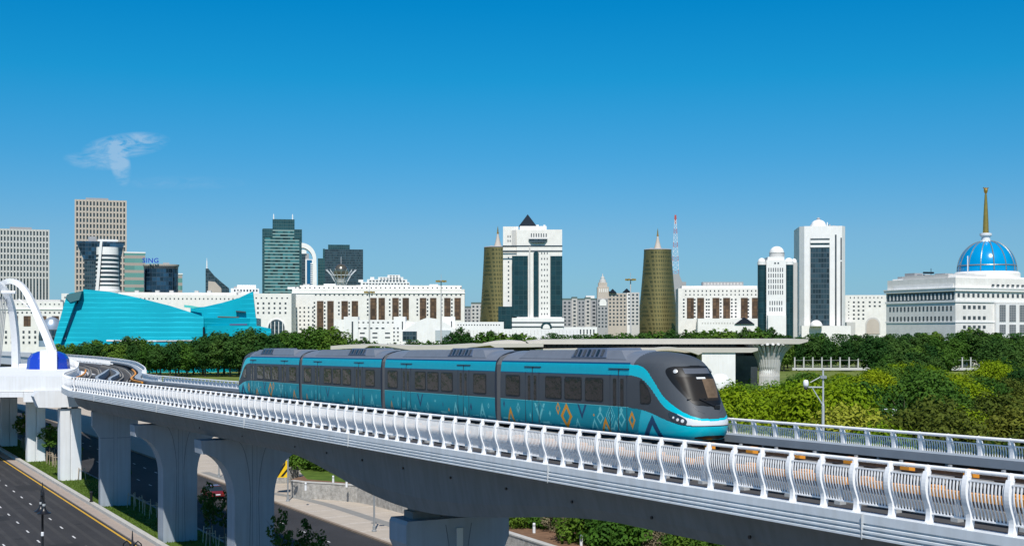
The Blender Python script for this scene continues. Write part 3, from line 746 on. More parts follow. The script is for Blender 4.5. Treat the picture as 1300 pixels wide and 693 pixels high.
# windows in photograph order, local x measured from the front end of the carriage
mo = L1 + GP
wpx = [609, 567.2, 549.5, 533.5, 498.3]; dpx = [588, 515.3]
for px in wpx: c = side_uz(px, 490)[0] - mo; add_window(mid, c - .74, c + .74)
for px in dpx: c = side_uz(px, 490)[0] - mo; add_door(mid, c)
add_roof(mid, 1.4, L2 - 2.2)
MB().box(.3, L2 - .3, -1.0, 1.0, -.45, -.02).build('underframe', MT['dark'], mid)
gangway(L1 + GP + L2)
mid2 = copy_tree(mid, train); mid2.location = (L1 + 2 * GP + L2, 0, 0)
gangway(L1 + 2 * GP + 2 * L2)
tail = copy_tree(lead, train); tail.location = (2 * L1 + 3 * GP + 2 * L2, 0, 0); tail.rotation_euler = (0, 0, pi)
# ------------------------------------------------------------------ ground, roads
def g_at(px, py, z=0):
    y = (CH - z) * F / (py - HY); return Vector(((px - CX) / F * y, y, z))
def P_(p, s, z=0): q = Nv * p + Tv * s; q.z = z; return q
gs = MB(); gs.add([(-6000, -300, 0), (6000, -300, 0), (6000, 9000, 0), (-6000, 9000, 0)], [(0, 1, 2, 3)])
tag(gs.build('ground', MT['meadow']), kind='structure')
def strip(name, p0, p1, z, mt, s0=-60, s1=520, h=0):
    b = MB()
    if h: v = [P_(p0, s0, z - h), P_(p1, s0, z - h), P_(p1, s1, z - h), P_(p0, s1, z - h), P_(p0, s0, z), P_(p1, s0, z), P_(p1, s1, z), P_(p0, s1, z)]; b.add(v, [(4, 5, 6, 7), (0, 1, 5, 4), (1, 2, 6, 5), (2, 3, 7, 6), (3, 0, 4, 7)])
    else: b.add([P_(p0, s0, z), P_(p1, s0, z), P_(p1, s1, z), P_(p0, s1, z)], [(0, 1, 2, 3)])
    return tag(b.build(name, mt), kind='structure')
strip('unseen_reflected_paving', -600, -30, .004, MT['pave'], s0=-400, s1=600); strip('road', -30, 26.6, .006, MT['asphalt']); strip('road', 33.8, 46.4, .006, MT['asphalt'])  # first strip: unseen paving added so the carriage windows reflect grey-beige
strip('road_median', 12.0, 14.4, .14, MT['kerb'], h=.14)
strip('verge', 26.6, 27.75, .10, MT['verge'], h=.1)
strip('grass_strip', 28.3, 33.5, .12, MT['grass'], h=.12)
strip('kerb', 33.5, 33.8, .16, MT['pavegrey'], h=.16)
strip('kerb', 46.4, 46.75, .15, MT['kerbbrown'], h=.15)
strip('pavement', 46.75, 60, .13, MT['pave'], h=.13, s0=20, s1=190); strip('pavement', 46.75, 82, .125, MT['pave'], h=.125, s0=190, s1=460)
strip('kerb_wall', 27.75, 28.3, .42, MT['kerb'], h=.42)
b = MB(); b.add([P_(26.12, -60, .011), P_(26.34, -60, .011), P_(26.34, 520, .011), P_(26.12, 520, .011)], [(0, 1, 2, 3)]); tag(b.build('edge_line', MT['yellow']), kind='structure')
b = MB()
for pp in (22.3, 19.0, 15.9, 8.5, 38.2, 42.3):
    for i in range(60):
        s = 20 + i * 6.6 + pp * .31 + random.uniform(-.1, .1); b.add([P_(pp - .075, s, .011), P_(pp + .075, s, .011), P_(pp + .075, s + 1.55, .011), P_(pp - .075, s + 1.55, .011)], [(0, 1, 2, 3)])
tag(b.build('lane_dashes', MT['paint']), kind='structure')
pt = mat('fresh asphalt', (.018, .018, .019), .85, var=.2, scale=.5); tm = mat('worn asphalt', (.043, .041, .041), .85, var=.3, scale=.3)
b = MB()
for p0, p1, a0_, a1_ in ((19.4, 21.9, 118, 123), (16.3, 18.6, 141, 144.5), (23, 25.6, 166, 172), (16.4, 17.6, 96, 108)): b.add([P_(p0, a0_, .0085), P_(p1, a0_, .0085), P_(p1, a1_, .0085), P_(p0, a1_, .0085)], [(0, 1, 2, 3)])
tag(b.build('road_patches', pt), kind='structure')
b = MB()
for pp in (24.9, 23.5, 21.4, 19.9, 18.2, 16.8): b.add([P_(pp - .22, -60, .0072), P_(pp + .22, -60, .0072), P_(pp + .22, 520, .0072), P_(pp - .22, 520, .0072)], [(0, 1, 2, 3)])
tag(b.build('wheel_tracks', tm), kind='structure')
for k_, (pp, ss) in enumerate(((24.2, 135), (17.6, 128), (20.7, 150))):
    q_ = MB(); q_.lathe([(.42, 0), (.42, .006), (0, .006)], 20); o_ = q_.build('manhole_cover', pt); o_.location = P_(pp, ss, .0088); tag(o_, ['round manhole cover near the yellow edge line', 'round manhole cover in the nearest lane beside the bell lamp', 'round manhole cover in the middle lane'][k_], 'manhole cover', 'manhole covers in the road')
# paving: grey ribbon and slab joints
def ribbon_ground(name, pts, w, z, mt):
    b = MB(); v = []
    for i, p in enumerate(pts):
        d = (pts[min(i + 1, len(pts) - 1)] - pts[max(0, i - 1)]).normalized(); n = Vector((d.y, -d.x, 0)); v += [p + n * w / 2, p - n * w / 2]
    for q in v: q.z = z
    b.add(v, [(2 * i, 2 * i + 1, 2 * i + 3, 2 * i + 2) for i in range(len(pts) - 1)]); return tag(b.build(name, mt), kind='structure')
cyc = [g_at(x, y, .13) for x, y in ((260, 599), (300, 612), (340, 625), (380, 631.5), (415, 640), (450, 651), (490, 664), (530, 677), (580, 693), (660, 720), (760, 755))]
ribbon_ground('path', cyc, 1.25, .136, MT['pavegrey'])
b = MB(); b2_ = MB()
for i in range(26):
    s = 60 + i * 5.1; b.add([P_(46.8, s, .1345), P_(60, s + 1.2, .1345), P_(60, s + 1.26, .1345), P_(46.8, s + .06, .1345)], [(0, 1, 2, 3)])
for i in range(130):
    s = 60 + i * 1.02; b2_.add([P_(46.8, s, .1335), P_(60, s + 1.2, .1335), P_(60, s + 1.23, .1335), P_(46.8, s + .03, .1335)], [(0, 1, 2, 3)])
tag(b.build('paving_bands', MT['white']), kind='structure'); tag(b2_.build('paving_joints', MT['pavegrey']), kind='structure')

# stone retaining wall and raised terrace behind it
stone = mat('rough stone', (.40, .385, .36), .9, var=.35, scale=2.2, bump=1.0, bscale=7, var2=(.24, .23, .21))
br = stone.node_tree.nodes.new('ShaderNodeTexBrick')
wl = [g_at(371, 630, .13), g_at(385, 632, .13), g_at(420, 634, .13), g_at(455, 637, .13), g_at(480, 642, .13), g_at(513, 651, .13)] + [Vector(p + (.13,)) for p in ((-7.2, 131), (-2.2, 115.5), (3.2, 104.6), (9.5, 93), (17, 80), (26, 66), (36, 52))]
def wall_mesh(pts, z0, z1, th):
    b = MB(); v = []
    for i, p in enumerate(pts):
        d = (pts[min(i + 1, len(pts) - 1)] - pts[max(0, i - 1)]).normalized(); n = Vector((d.y, -d.x, 0))   # to the left-near side is -n
        for o, z in ((-th / 2, z0), (th / 2, z0), (th / 2, z1), (-th / 2, z1)): q = p + n * o; q.z = z; v.append(q)
    for i in range(len(pts) - 1):
        for j in range(4): k = (j + 1) % 4; b_ = i * 4; b.f.append((b_ + j, b_ + k, b_ + 4 + k, b_ + 4 + j))
    b.f.append((3, 2, 1, 0)); e_ = (len(pts) - 1) * 4; b.f.append((e_, e_ + 1, e_ + 2, e_ + 3)); b.v = v; return b
sw = wall_mesh(wl, 0, 1.95, .5).build('retaining_wall', stone); tag(sw, 'rough pale stone retaining wall curving along the pavement under the bridge', 'wall')
wall_mesh(wl, 1.95, 2.06, .62).build('coping', MT['kerb'], sw)
w2 = [g_at(344, 614, .13), g_at(362, 613, .13), g_at(378, 611, .13)]; w2 = [g_at(318, 612, .13)] + w2
s2 = wall_mesh(w2, 0, 1.95, .5).build('retaining_wall', stone); tag(s2, 'short straight stone wall under the yellow chevron board', 'wall'); wall_mesh(w2, 1.95, 2.06, .62).build('coping', MT['kerb'], s2)
ter = MB(); tp = [Vector((p.x, p.y, 1.9)) for p in wl][::-1] + [Vector(p + (1.9,)) for p in ((-25.9, 153), (-20, 175), (10, 240), (60, 330), (420, 330), (420, 20), (60, 20))]
ter.add(tp, [tuple(range(len(tp)))[::-1]]); tag(ter.build('terrace', MT['soil']), kind='structure')
lawn = MB(); lp = [g_at(x, y, 1.905) for x, y in ((380, 598), (400, 590), (440, 590), (500, 612), (500, 626), (440, 612), (390, 608))]; lawn.add(lp, [tuple(range(len(lp)))]); tag(lawn.build('lawn', MT['grass']), kind='structure')

def hazard():
    r = empty('hazard_board', g_at(357.5, 606, 2.0), 0, 'yellow board with black diagonal stripes and white cap beyond the flared pier', 'hazard board'); r.location.z = 2.05
    pts = [(-.75, 0), (.75, 0), (.75, 1.9), (.45, 2.3), (-.1, 2.1), (-.75, 1.2)]
    MB().prism(pts, -.3, .3, axis='y').build('board', MT_Y, r)
    st = MB()
    for k in (0, 1): st.prism([(-.7 + k * .62, .1 + .02), (-.38 + k * .62, .1), (.5 + k * .28, 1.5 - k * .7), (.5 + k * .25, 1.85 - k * .75)], -.306, -.296, axis='y')
    st.build('stripe', MT['black'], r)
    MB().prism([(-.1, 2.1), (.45, 2.3), (.75, 1.9), (.8, 2.25), (.5, 2.75), (.1, 2.6)], -.33, .33, axis='y').build('cap', MT['white'], r)
MT_Y = mat('board yellow', (.82, .52, .01), .4, var=.05)
hazard()
# lamp posts on the paving
def plain_lamp(px, lab):
    y = 48.0 / (.479 + .878 * (px - CX) / F); p = Vector(((px - CX) / F * y, y, .13))
    r = empty('street_lamp', p, atan2(Tv.y, Tv.x), lab, 'street lamp', 'street lamps along the paving')
    MB().lathe([(.24, 0), (.24, .12), (.15, .18), (.15, .5), (.09, .55), (.075, 6.3), (.05, 6.5), (0, 6.5)], 12).build('pole', MT['grey'], r, smooth='auto')
    for sg in (-1, 1):
        MB().tube([(0, 0, 5.9), (sg * .5, 0, 6.35), (sg * 1.0, 0, 6.3)], .035, 6).build('arm', MT['grey'], r)
        MB().lathe([(.08, 6.3), (.30, 6.12), (.30, 6.05), (0, 6.05)], 14, cx=sg * 1.0).build('lamp_head', MT['black'], r)
for px, lb in ((278, 'grey street lamp on the paving seen between two flared piers'), (365.5, 'grey street lamp beside the stone wall end and chevron board'), (475, 'grey street lamp mid-pavement left of the hexagonal pier'), (641, 'grey street lamp rising just right of the hexagonal pier')): plain_lamp(px, lb)
# black ornate lamps on the median
def bell_lamp(x, y, rz, lab):
    r = empty('street_lamp', (x, y, .14), rz, lab, 'street lamp', 'black bell lamps on the median')
    H = 9.86
    MB().lathe([(.28, 0), (.28, .5), (.16, .7), (.16, 1.6), (.11, 1.7), (.085, 5), (.10, 5.05), (.10, 5.3), (.075, 5.35), (.065, 8.0), (.09, 8.05), (.09, 8.2), (.06, 8.25), (.055, H - .9), (.12, H - .82), (.12, H - .7), (.05, H - .6), (.02, H), (0, H)], 14).build('pole', MT['black'], r, smooth='auto')
    MB().lathe([(.068, 6.55), (.09, 6.58), (.09, 6.78), (.068, 6.82)], 12).build('collar', MT['white'], r)
    for sg in (-1, 1):
        pts = [(sg * .05, 0, H - 1.5)] + [(sg * (.05 + .50 * (1 - cos(a)) ), 0, H - 1.0 + .42 * sin(a)) for a in [pi * .12 * i for i in range(1, 7)]] + [(sg * 1.0 * .5 + sg * .08, 0, H - 1.15)]
        pts = [(sg * .05, 0, H - .95), (sg * .12, 0, H - .62), (sg * .28, 0, H - .48), (sg * .44, 0, H - .6), (sg * .50, 0, H - .9), (sg * .50, 0, H - 1.15)]
        MB().tube(pts, .035, 6).tube([(sg * .06, 0, H - 1.6), (sg * .22, 0, H - 1.2), (sg * .46, 0, H - 1.0)], .022, 5).build('arm', MT['black'], r)
        MB().lathe([(0, H - 1.1), (.09, H - 1.15), (.09, H - 1.45), (.14, H - 1.6), (.22, H - 1.72), (.30, H - 1.78), (.42, H - 1.82), (.42, H - 1.86), (.2, H - 1.87), (0, H - 1.9)], 16, cx=sg * .5).build('lamp_shade', MT['black'], r, smooth='auto')
        MB().lathe([(.092, H - 1.4), (.096, H - 1.38), (.096, H - 1.28), (.092, H - 1.26)], 12, cx=sg * .5).build('lamp_band', MT['brgrey'], r)
bell_lamp(-28.9, 80.0, -1.05, 'black double bell street lamp standing over the dashed lanes at lower left')
bell_lamp(-17.7, 60.6, -.2, 'black double bell street lamp cut off by the bottom edge, beside the yellow line')
# small black post on the kerb wall
r = empty('bollard', g_at(85, 628, .42), 0, 'small black round-headed post standing on the kerb wall by the yellow line', 'bollard'); r.location = P_(28.0, 148.5, .42)
MB().lathe([(.22, 0), (.22, .08), (.15, .12), (.15, .85), (0, .86)], 10).build('post', MT['black'], r); MB().lathe([(.0, .8), (.17, .88), (.2, 1.02), (.15, 1.16), (0, 1.22)], 10).build('cap', MT['black'], r)

# parked / moving red car on the far carriageway
def car(x, y, rz, body, lab):
    r = empty('passing_car', (x, y, .006), rz, lab, 'car')
    b = MB(); st = [(-2.2, .35, .62, .75), (-2.1, .3, .78, .84), (-1.3, .28, .92, .86), (-.6, .28, .95, .87), (.9, .28, .95, .87), (1.7, .28, .98, .86), (2.15, .3, .95, .82), (2.25, .35, .7, .74)]
    v = []; f = []
    for x_, z0, z1, w in st: v += [(x_, -w, z0), (x_, -w * 1.02, z0 + (z1 - z0) * .6), (x_, -w * .9, z1), (x_, w * .9, z1), (x_, w * 1.02, z0 + (z1 - z0) * .6), (x_, w, z0)]
    for k in range(len(st) - 1):
        for j in range(6): j2 = (j + 1) % 6; f.append((k * 6 + j, k * 6 + 6 + j, k * 6 + 6 + j2, k * 6 + j2))
    f += [tuple(range(6)), tuple((len(st) - 1) * 6 + i for i in range(6))[::-1]]; b.add(v, f); b.build('body', body, r, smooth='auto')
    c = MB(); c.add([(-1.0, -.76, .93), (-.2, -.62, 1.42), (1.1, -.62, 1.42), (1.95, -.74, .96), (-1.0, .76, .93), (-.2, .62, 1.42), (1.1, .62, 1.42), (1.95, .74, .96)], [(0, 3, 2, 1), (4, 5, 6, 7), (0, 1, 5, 4), (2, 3, 7, 6)]); c.build('glasshouse', GL, r)
    MB().box(-.22, 1.12, -.63, .63, 1.40, 1.46).build('roof', body, r)
    for x_ in (-1.4, 1.4):
        for sg in (-1, 1):
            w = MB(); w.lathe([(.2, -.1), (.31, -.1), (.33, -.06), (.33, .06), (.31, .1), (.2, .1)], 18); o = w.build('wheel', MT['black'], r, loc=(x_, sg * .78, .33)); o.rotation_euler = (pi / 2, 0, 0)
            w = MB(); w.lathe([(0, -.105), (.19, -.11), (.19, .11), (0, .105)], 12); h = w.build('rim', MT['brgrey'], o)
    tl = mat('tail lamp red', (.45, .01, .01), .2, var=0)
    for sg in (-1, 1):
        MB().box(2.17, 2.275, sg * .66 - .14, sg * .66 + .14, .62, .8).build('tail_light', tl, r); MB().box(-2.22, -2.1, sg * .62 - .14, sg * .62 + .14, .6, .74).build('headlight', MT['white'], r)
    MB().box(2.24, 2.285, -.26, .26, .5, .62).build('number_plate', MT['white'], r)
q = g_at(270, 631); car(q.x, q.y, atan2(Tv.y, Tv.x) + pi, mat('car red paint', (.16, .012, .012), .25, var=0, coat=.5), 'red car on the far carriageway, half hidden by dark young trees')

# camera mast clamped to the far edge of the deck
s_ = (35.15 * 0 + 0); y = 35.3 / (.479 + .878 * (1045 - CX) / F); x = (1045 - CX) / F * y
mz = 14.0
r = empty('camera_mast', (x, y, mz), 0, 'grey mast with white surveillance camera on an arm, behind the far railing', 'camera mast')
H = CH - (468 - HY) * y / F - mz
MB().lathe([(.09, -.9), (.09, .1), (.058, .14), (.055, H * .62), (.038, H * .64), (.034, H), (0, H)], 10).build('pole', MT['brgrey'], r)
MB().box(-.2, .2, -.95, .0, -.35, -.25).box(-.2, .2, -.95, 0, -.75, -.65).build('bracket', MT['grey'], r)
MB().tube([(0, 0, H * .81), (-.58, 0, H * .81)], .03, 6).tube([(0, 0, H * .62), (-.42, 0, H * .80)], .022, 6).build('arm', MT['brgrey'], r)
MB().lathe([(0, .1), (.08, .09), (.11, 0), (.11, -.1), (.08, -.18), (0, -.2)], 14, cx=-.68, cy=0).build('camera_housing', MT['white'], r, smooth=True, loc=(0, 0, H * .86))
MB().lathe([(0, -.3), (.07, -.27), (.09, -.2), (0, -.19)], 12, cx=-.68).build('camera_dome', MT['black'], r, smooth=True, loc=(0, 0, H * .86))
MB().box(-.12, .12, -.1, .1, H * .9, H * .93).tube([(0, 0, H * .93), (-.5, 0, H * .86)], .02, 5).build('control_box', MT['grey'], r)

# ------------------------------------------------------------------ white approach deck, its piers, blue abutment, arches, bridge deck
def Zp(py, y): return CH - (py - HY) * y / F
def Xp(px, y): return (px - CX) / F * y
r = empty('approach_deck', (0, 0, 0), 0, 'thick white deck edge carrying the blue abutment, left of the viaduct bend', 'bridge deck')
ya_ = 186
MB().prism([(Xp(-330, ya_), ya_), (Xp(84, ya_), ya_), (Xp(96, ya_), ya_ + 9), (Xp(80, 236), 236), (Xp(-230, 236), 236)], Zp(497, ya_), Zp(477.5, ya_)).build('deck_slab', MT['pierw'], r)
MB().prism([(Xp(31, ya_), ya_ - .4), (Xp(83, ya_), ya_ - .4), (Xp(90, ya_), ya_ + 9), (Xp(31, ya_), ya_ + 9)], Zp(510, ya_), Zp(497.5, ya_)).build('cross_beam', MT['pierw'], r)
MB().prism([(Xp(-200, ya_), ya_ - .2), (Xp(30, ya_), ya_ - .2), (Xp(36, ya_), ya_ + 30), (Xp(-200, ya_), ya_ + 30)], Zp(504, ya_), Zp(497.5, ya_)).build('cross_beam', MT['pierw'], r)
for (p0, p1, pt, pb, y_, lb) in ((33, 57, 510, 585, 192, 'white pier in the middle, with staked saplings on its right'), (1, 21, 504, 563, 217, 'leftmost white pier, touching the edge of the photo'), (-30, -12, 504, 553, 238, 'white pier beyond the left edge')):
    if p1 < 0: continue
    zt_ = Zp(pt, ya_); xm = (p0 + p1) / 2; q = Vector((Xp(xm, y_), y_, 0)); ang = atan2(Nv.y, Nv.x)
    e_ = empty('bridge_pier', q, ang, lb, 'bridge pier', 'piers under the viaduct')
    MB().box(-1.25, -.10, -.9, .9, 0, zt_ - .25).box(.10, 1.25, -.9, .9, 0, zt_ - .25).box(-.1, .1, -.7, .7, 0, zt_ - .26).build('shaft', MT['pierw'], e_)
    MB().box(-.9, -.3, -.4, .4, zt_ - .26, zt_ + .02).box(.3, .9, -.4, .4, zt_ - .26, zt_ + .02).build('bearing', MT['girder'], e_)
yb = 222; kb = yb / F
r = empty('arch_abutment', (Xp(61.5, yb), yb, 0), atan2(-Xp(61, yb), yb), 'glossy blue faceted abutment with a white central band at the foot of the arch', 'abutment')
zt_, zb_ = Zp(444, yb), Zp(480, yb)
def octo(w0, w1, ch): return [(w0, zb_), (w0 - ch * .2, zt_ - 1.9), (w0 + ch, zt_ - .25), (w1 - ch, zt_ - .25), (w1 + ch * .2, zt_ - 1.9), (w1, zb_)]
cxp = Xp(61, yb)
bd = MB()
zs_ = [zb_, zb_ + 1.4, zt_ - 1.5, zt_ - .7, zt_ - .25]
rs_ = [3.35, 3.55, 3.35, 2.75, 1.7]
bd.lathe(list(zip(rs_, zs_)), 12, sx=1, sy=.9); bd.build('blue_drum', MT['blue'], r)
MB().box(-1.35, 1.35, -3.5, 3.5, zb_ - .4, zt_ - .25).box(-1.25, -.12, -3.6, 3.6, zb_ - .4, zt_).box(.12, 1.25, -3.6, 3.6, zb_ - .4, zt_).build('white_band', MT['white'], r)
r = empty('arch_bridge', (0, 0, 0), 0, 'white double-arched bridge with slanting grey hangers at the far left', 'bridge')
def arch(pts, y0, y1, wpx, name):
    b = MB(); n = len(pts); v = []
    # smooth the pixel outline, give it a real box section
    P3 = []
    for i in range(n): yy = y0 + (y1 - y0) * i / (n - 1); P3.append(Vector((Xp(pts[i][0], yy), yy, Zp(pts[i][1], yy))))
    Q3 = []
    for i in range(n - 1):
        p0, p1, p2, p3 = P3[max(0, i - 1)], P3[i], P3[i + 1], P3[min(n - 1, i + 2)]
        for k in range(5): Q3.append(cr(p0, p1, p2, p3, k / 5))
    Q3.append(P3[-1]); hw = wpx * kb / 2
    for i, p in enumerate(Q3):
        d = (Q3[min(i + 1, len(Q3) - 1)] - Q3[max(i - 1, 0)]).normalized(); u = Vector((d.z, 0, -d.x)).normalized(); w = Vector((0, 1, 0))
        t = hw * (1 - .25 * sin(pi * i / len(Q3)))
        for a, c in ((-1, -1), (1, -1), (1, 1), (-1, 1)): v.append(p + u * a * t + w * c * .6)
    f = [(i * 4 + j, i * 4 + (j + 1) % 4, i * 4 + 4 + (j + 1) % 4, i * 4 + 4 + j) for i in range(len(Q3) - 1) for j in range(4)]
    f += [(3, 2, 1, 0), tuple((len(Q3) - 1) * 4 + i for i in range(4))]
    b.add(v, f); bb = b.build(name, MT['white'], r); bm = bmesh.new(); bm.from_mesh(bb.data); bmesh.ops.recalc_face_normals(bm, faces=bm.faces); bm.to_mesh(bb.data); bm.free()
arch([(67, 447), (58, 424), (46, 396), (36, 375), (26, 362), (14, 357), (2, 362), (-12, 378), (-30, 410), (-45, 447)], 222, 236, 9, 'arch_rib')
arch([(20.5, 475), (20, 440), (18, 412), (14, 388), (7, 370), (-4, 360), (-18, 364), (-32, 385), (-44, 420), (-50, 450)], 236, 222, 9.5, 'arch_rib')
for i in range(7):
    x0 = 9 - i * 2.2; MB().tube([(Xp(x0, 230), 230, Zp(375 + i * .5, 230)), (Xp(x0 - 9 + i * .4, 232), 232, Zp(464, 232))], .09, 6).build('hanger', MT['grey'], r)
MB().tube([(Xp(2, 229), 229, Zp(371, 229)), (Xp(20, 229), 229, Zp(371, 229))], .3, 8).tube([(Xp(24, 229), 229, Zp(380, 229)), (Xp(40, 226), 226, Zp(392, 226))], .12, 6).build('cross_strut', MT['white'], r)
pts = [(40, 250), (20, 262), (0, 272), (-60, 300)]
v = []
for (px, y_) in pts: v.append((Xp(px, y_), y_))
poly = v + [(x - 3, y_ + 9) for x, y_ in v[::-1]]
MB().prism(poly, Zp(463, 262), Zp(449, 262)).build('bridge_deck', MT['fascia'], r)
MB().prism([(x, y_ - .35) for x, y_ in v] + [(x, y_ - .05) for x, y_ in v[::-1]], Zp(452, 262), Zp(446.5, 262)).build('deck_edge', MT['white'], r)
# pedestal leg of the second arch
MB().prism([(Xp(16, 230) - .4, 234), (Xp(26, 230), 234), (Xp(26, 230), 238), (Xp(16, 230) - .4, 238)], Zp(485, 232), Zp(462, 232)).build('leg_pedestal', MT['white'], r)
# ------------------------------------------------------------------ the city
CM = dict(
    stone=mat('white stone cladding', (.82, .80, .76), .6, var=.09, scale=.25, streak=.07),
    white=mat('white render', (.84, .835, .82), .6, var=.06, scale=.2, streak=.05),
    grey=mat('grey cladding', (.36, .36, .37), .6, var=.08, scale=.1),
    lgrey=mat('pale grey cladding', (.55, .54, .52), .6, var=.08, scale=.1),
    tan=mat('tan stone', (.50, .44, .38), .7, var=.1, scale=.1),
    dkwin=mat('window glass', (.05, .06, .07), .15, var=.3, scale=.4, spec=.8),
    brown=facade('bronze glazing', (.05, .03, .02), (.11, .065, .035), 2.4, 2.6, .85, .85, jit=.5),
    gold=facade('gold panels', (.23, .20, .085), (.18, .155, .065), 2.2, 3.4, .6, .6, rough=.4, jit=.18, metal=.8),
    emerald=facade('green curtain wall', (.22, .34, .33), (.025, .10, .11), 3.2, 4.2, 1.1, .62, rough=.12, jit=.9, rows_only=True),
    emdark=facade('dark green curtain wall', (.035, .09, .10), (.02, .065, .075), 3.0, 4.0, .9, .8, rough=.12, jit=.25),
    slate=facade('slate curtain wall', (.045, .075, .095), (.022, .045, .06), 1.8, 3.4, .85, .75, rough=.12, jit=.55),
    navy=facade('blue curtain wall', (.02, .05, .08), (.012, .04, .075), 2.6, 3.6, .9, .85, rough=.1, jit=.8),
    tealg=facade('teal tower glazing', (.010, .045, .054), (.008, .036, .045), 3.2, 3.4, .9, .9, rough=.1, jit=.25),
    bandg=facade('green banded wall', (.36, .31, .27), (.12, .28, .25), 40, 7.5, 1.1, .6, rough=.2, jit=.2, rows_only=True),
    blueg=mat('vivid blue glazing', (.01, .11, .24), .15, var=.1, scale=.1),
    turq=None, roofd=mat('dark roof', (.014, .022, .034), .75, var=.1, spec=.1), roofg=mat('green roof', (.10, .15, .14), .6, var=.1),
    dome=mat('blue dome glass', (.0, .28, .60), .16, var=.12, scale=.1, coat=.5), goldm=mat('gold leaf', (.62, .36, .08), .3, metal=.75, var=.15, scale=.3),
    domerib=mat('dome rib', (.22, .25, .25), .4, metal=.3, var=0), red=mat('mast red', (.50, .10, .09), .6, var=0), steelw=mat('mast white', (.72, .74, .78), .6, var=0),
    canopy=mat('canopy cladding', (.52, .49, .43), .6, var=.06, scale=.2), sign=mat('sign blue', (.01, .04, .42), .4, var=0),
)
def vec3(*a): return Vector(a)
def turq_mat():
    m = mat('turquoise panels', (.0, .375, .48), .5, var=.10, scale=.06, var2=(.0, .33, .44), spec=.2); t = m.node_tree; b = t.nodes['Principled BSDF']; base = b.inputs['Base Color'].links[0].from_socket
    c = t.nodes.new('ShaderNodeTexCoord'); s = t.nodes.new('ShaderNodeSeparateXYZ'); t.links.new(c.outputs['Object'], s.inputs[0])
    w = t.nodes.new('ShaderNodeMath'); w.operation = 'DIVIDE'; w.inputs[1].default_value = 2.3; t.links.new(s.outputs[2], w.inputs[0])
    f = t.nodes.new('ShaderNodeMath'); f.operation = 'FRACT'; t.links.new(w.outputs[0], f.inputs[0])
    g = t.nodes.new('ShaderNodeMath'); g.operation = 'LESS_THAN'; nn_ = t.nodes.new('ShaderNodeTexNoise'); nn_.inputs['Scale'].default_value = .045; nn_.inputs['Detail'].default_value = 3; t.links.new(c.outputs['Object'], nn_.inputs['Vector']); m3 = t.nodes.new('ShaderNodeMath'); m3.operation = 'MULTIPLY_ADD'; m3.inputs[1].default_value = 1.5; m3.inputs[2].default_value = -.55; t.links.new(nn_.outputs[0], m3.inputs[0]); t.links.new(m3.outputs[0], g.inputs[1]); t.links.new(f.outputs[0], g.inputs[0]); x = t.nodes.new('ShaderNodeMix'); x.data_type = 'RGBA'; t.links.new(g.outputs[0], x.inputs[0]); t.links.new(base, x.inputs[6]); x.inputs[7].default_value = (.01, .50, .64, 1); t.links.new(x.outputs[2], b.inputs['Base Color'])
    bp = t.nodes.new('ShaderNodeBump'); bp.inputs['Strength'].default_value = .6; bp.inputs['Distance'].default_value = .35; t.links.new(f.outputs[0], bp.inputs['Height']); t.links.new(bp.outputs[0], b.inputs['Normal'])
    return m
CM['turq'] = turq_mat()
_unit = {}
def unit(name, mt, x0, x1, y0, y1, z0, z1, parent):
    k = mt.name
    if k not in _unit:
        me = MB().box(-.5, .5, -.5, .5, -.5, .5).build(name, mt); _unit[k] = me.data; bpy.data.objects.remove(me)
    o = bpy.data.objects.new(name, _unit[k]); COL.objects.link(o); o.parent = parent
    o.location = ((x0 + x1) / 2, (y0 + y1) / 2, (z0 + z1) / 2); o.scale = (x1 - x0, y1 - y0, z1 - z0); return o
class Bld:
    def __init__(s, name, label, pxc, Y, face=1.0, cat='building', group=None):
        s.Y = Y; X = (pxc - CX) / F * Y; s.psi = face * atan2(-X, Y); s.pxc = pxc
        s.k = Y * Y / (F * (cos(s.psi) * Y - X * sin(s.psi))); s.kz = Y / F
        s.r = empty(name, (X, Y, 0), s.psi, label, cat, group); s.wn = 0; s.rest = {}
    def x(s, px): return (px - s.pxc) * s.k
    def z(s, py): return CH - (py - HY) * s.kz
    def box(s, name, p0, p1, t, b, d, mt, y0=0, parent=None):
        return MB().box(s.x(p0), s.x(p1), y0, y0 + d, 0 if b is None else s.z(b), s.z(t)).build(name, mt, parent or s.r)
    def win(s, p0, p1, t, b, mt=None, y0=0, proud=.12, name='window', parent=None):
        """one recessed-looking pane standing just off the wall"""
        mt = mt or CM['dkwin']; a = (s.x(p0), s.x(p1), y0 - proud, y0 + .05, s.z(b), s.z(t))
        if s.wn < 60: s.wn += 1; return unit(name, mt, *a, parent or s.r)
        s.rest.setdefault((name, mt.name), (mt, MB()))[1].box(*a)
    def grid(s, p0, p1, nx, t, b, nz, fw=.5, fh=.5, mt=None, y0=0, name='window', parent=None, skip=None):
        cw = (p1 - p0) / nx; ch = (b - t) / nz
        cells = [(i, j) for j in range(nz) for i in range(nx)]
        for i, j in cells:
            if skip and skip(i, j): continue
            c = p0 + cw * (i + .5); e_ = t + ch * (j + .5); s.win(c - cw * fw / 2, c + cw * fw / 2, e_ - ch * fh / 2, e_ + ch * fh / 2, mt, y0, name=name, parent=parent)
    def done(s):
        for (nm, _), (mt, mb) in s.rest.items(): tag(mb.build(nm + '_rows', mt, s.r), kind='stuff')
        s.rest = {}; return s
    def lathe(s, name, pc, prof, mt, y0=0, n=32, parent=None, sy=1, smooth='auto'):
        return MB().lathe([(r * s.k, s.z(py)) for r, py in prof], n, s.x(pc), y0, sy=sy).build(name, mt, parent or s.r, smooth=smooth)

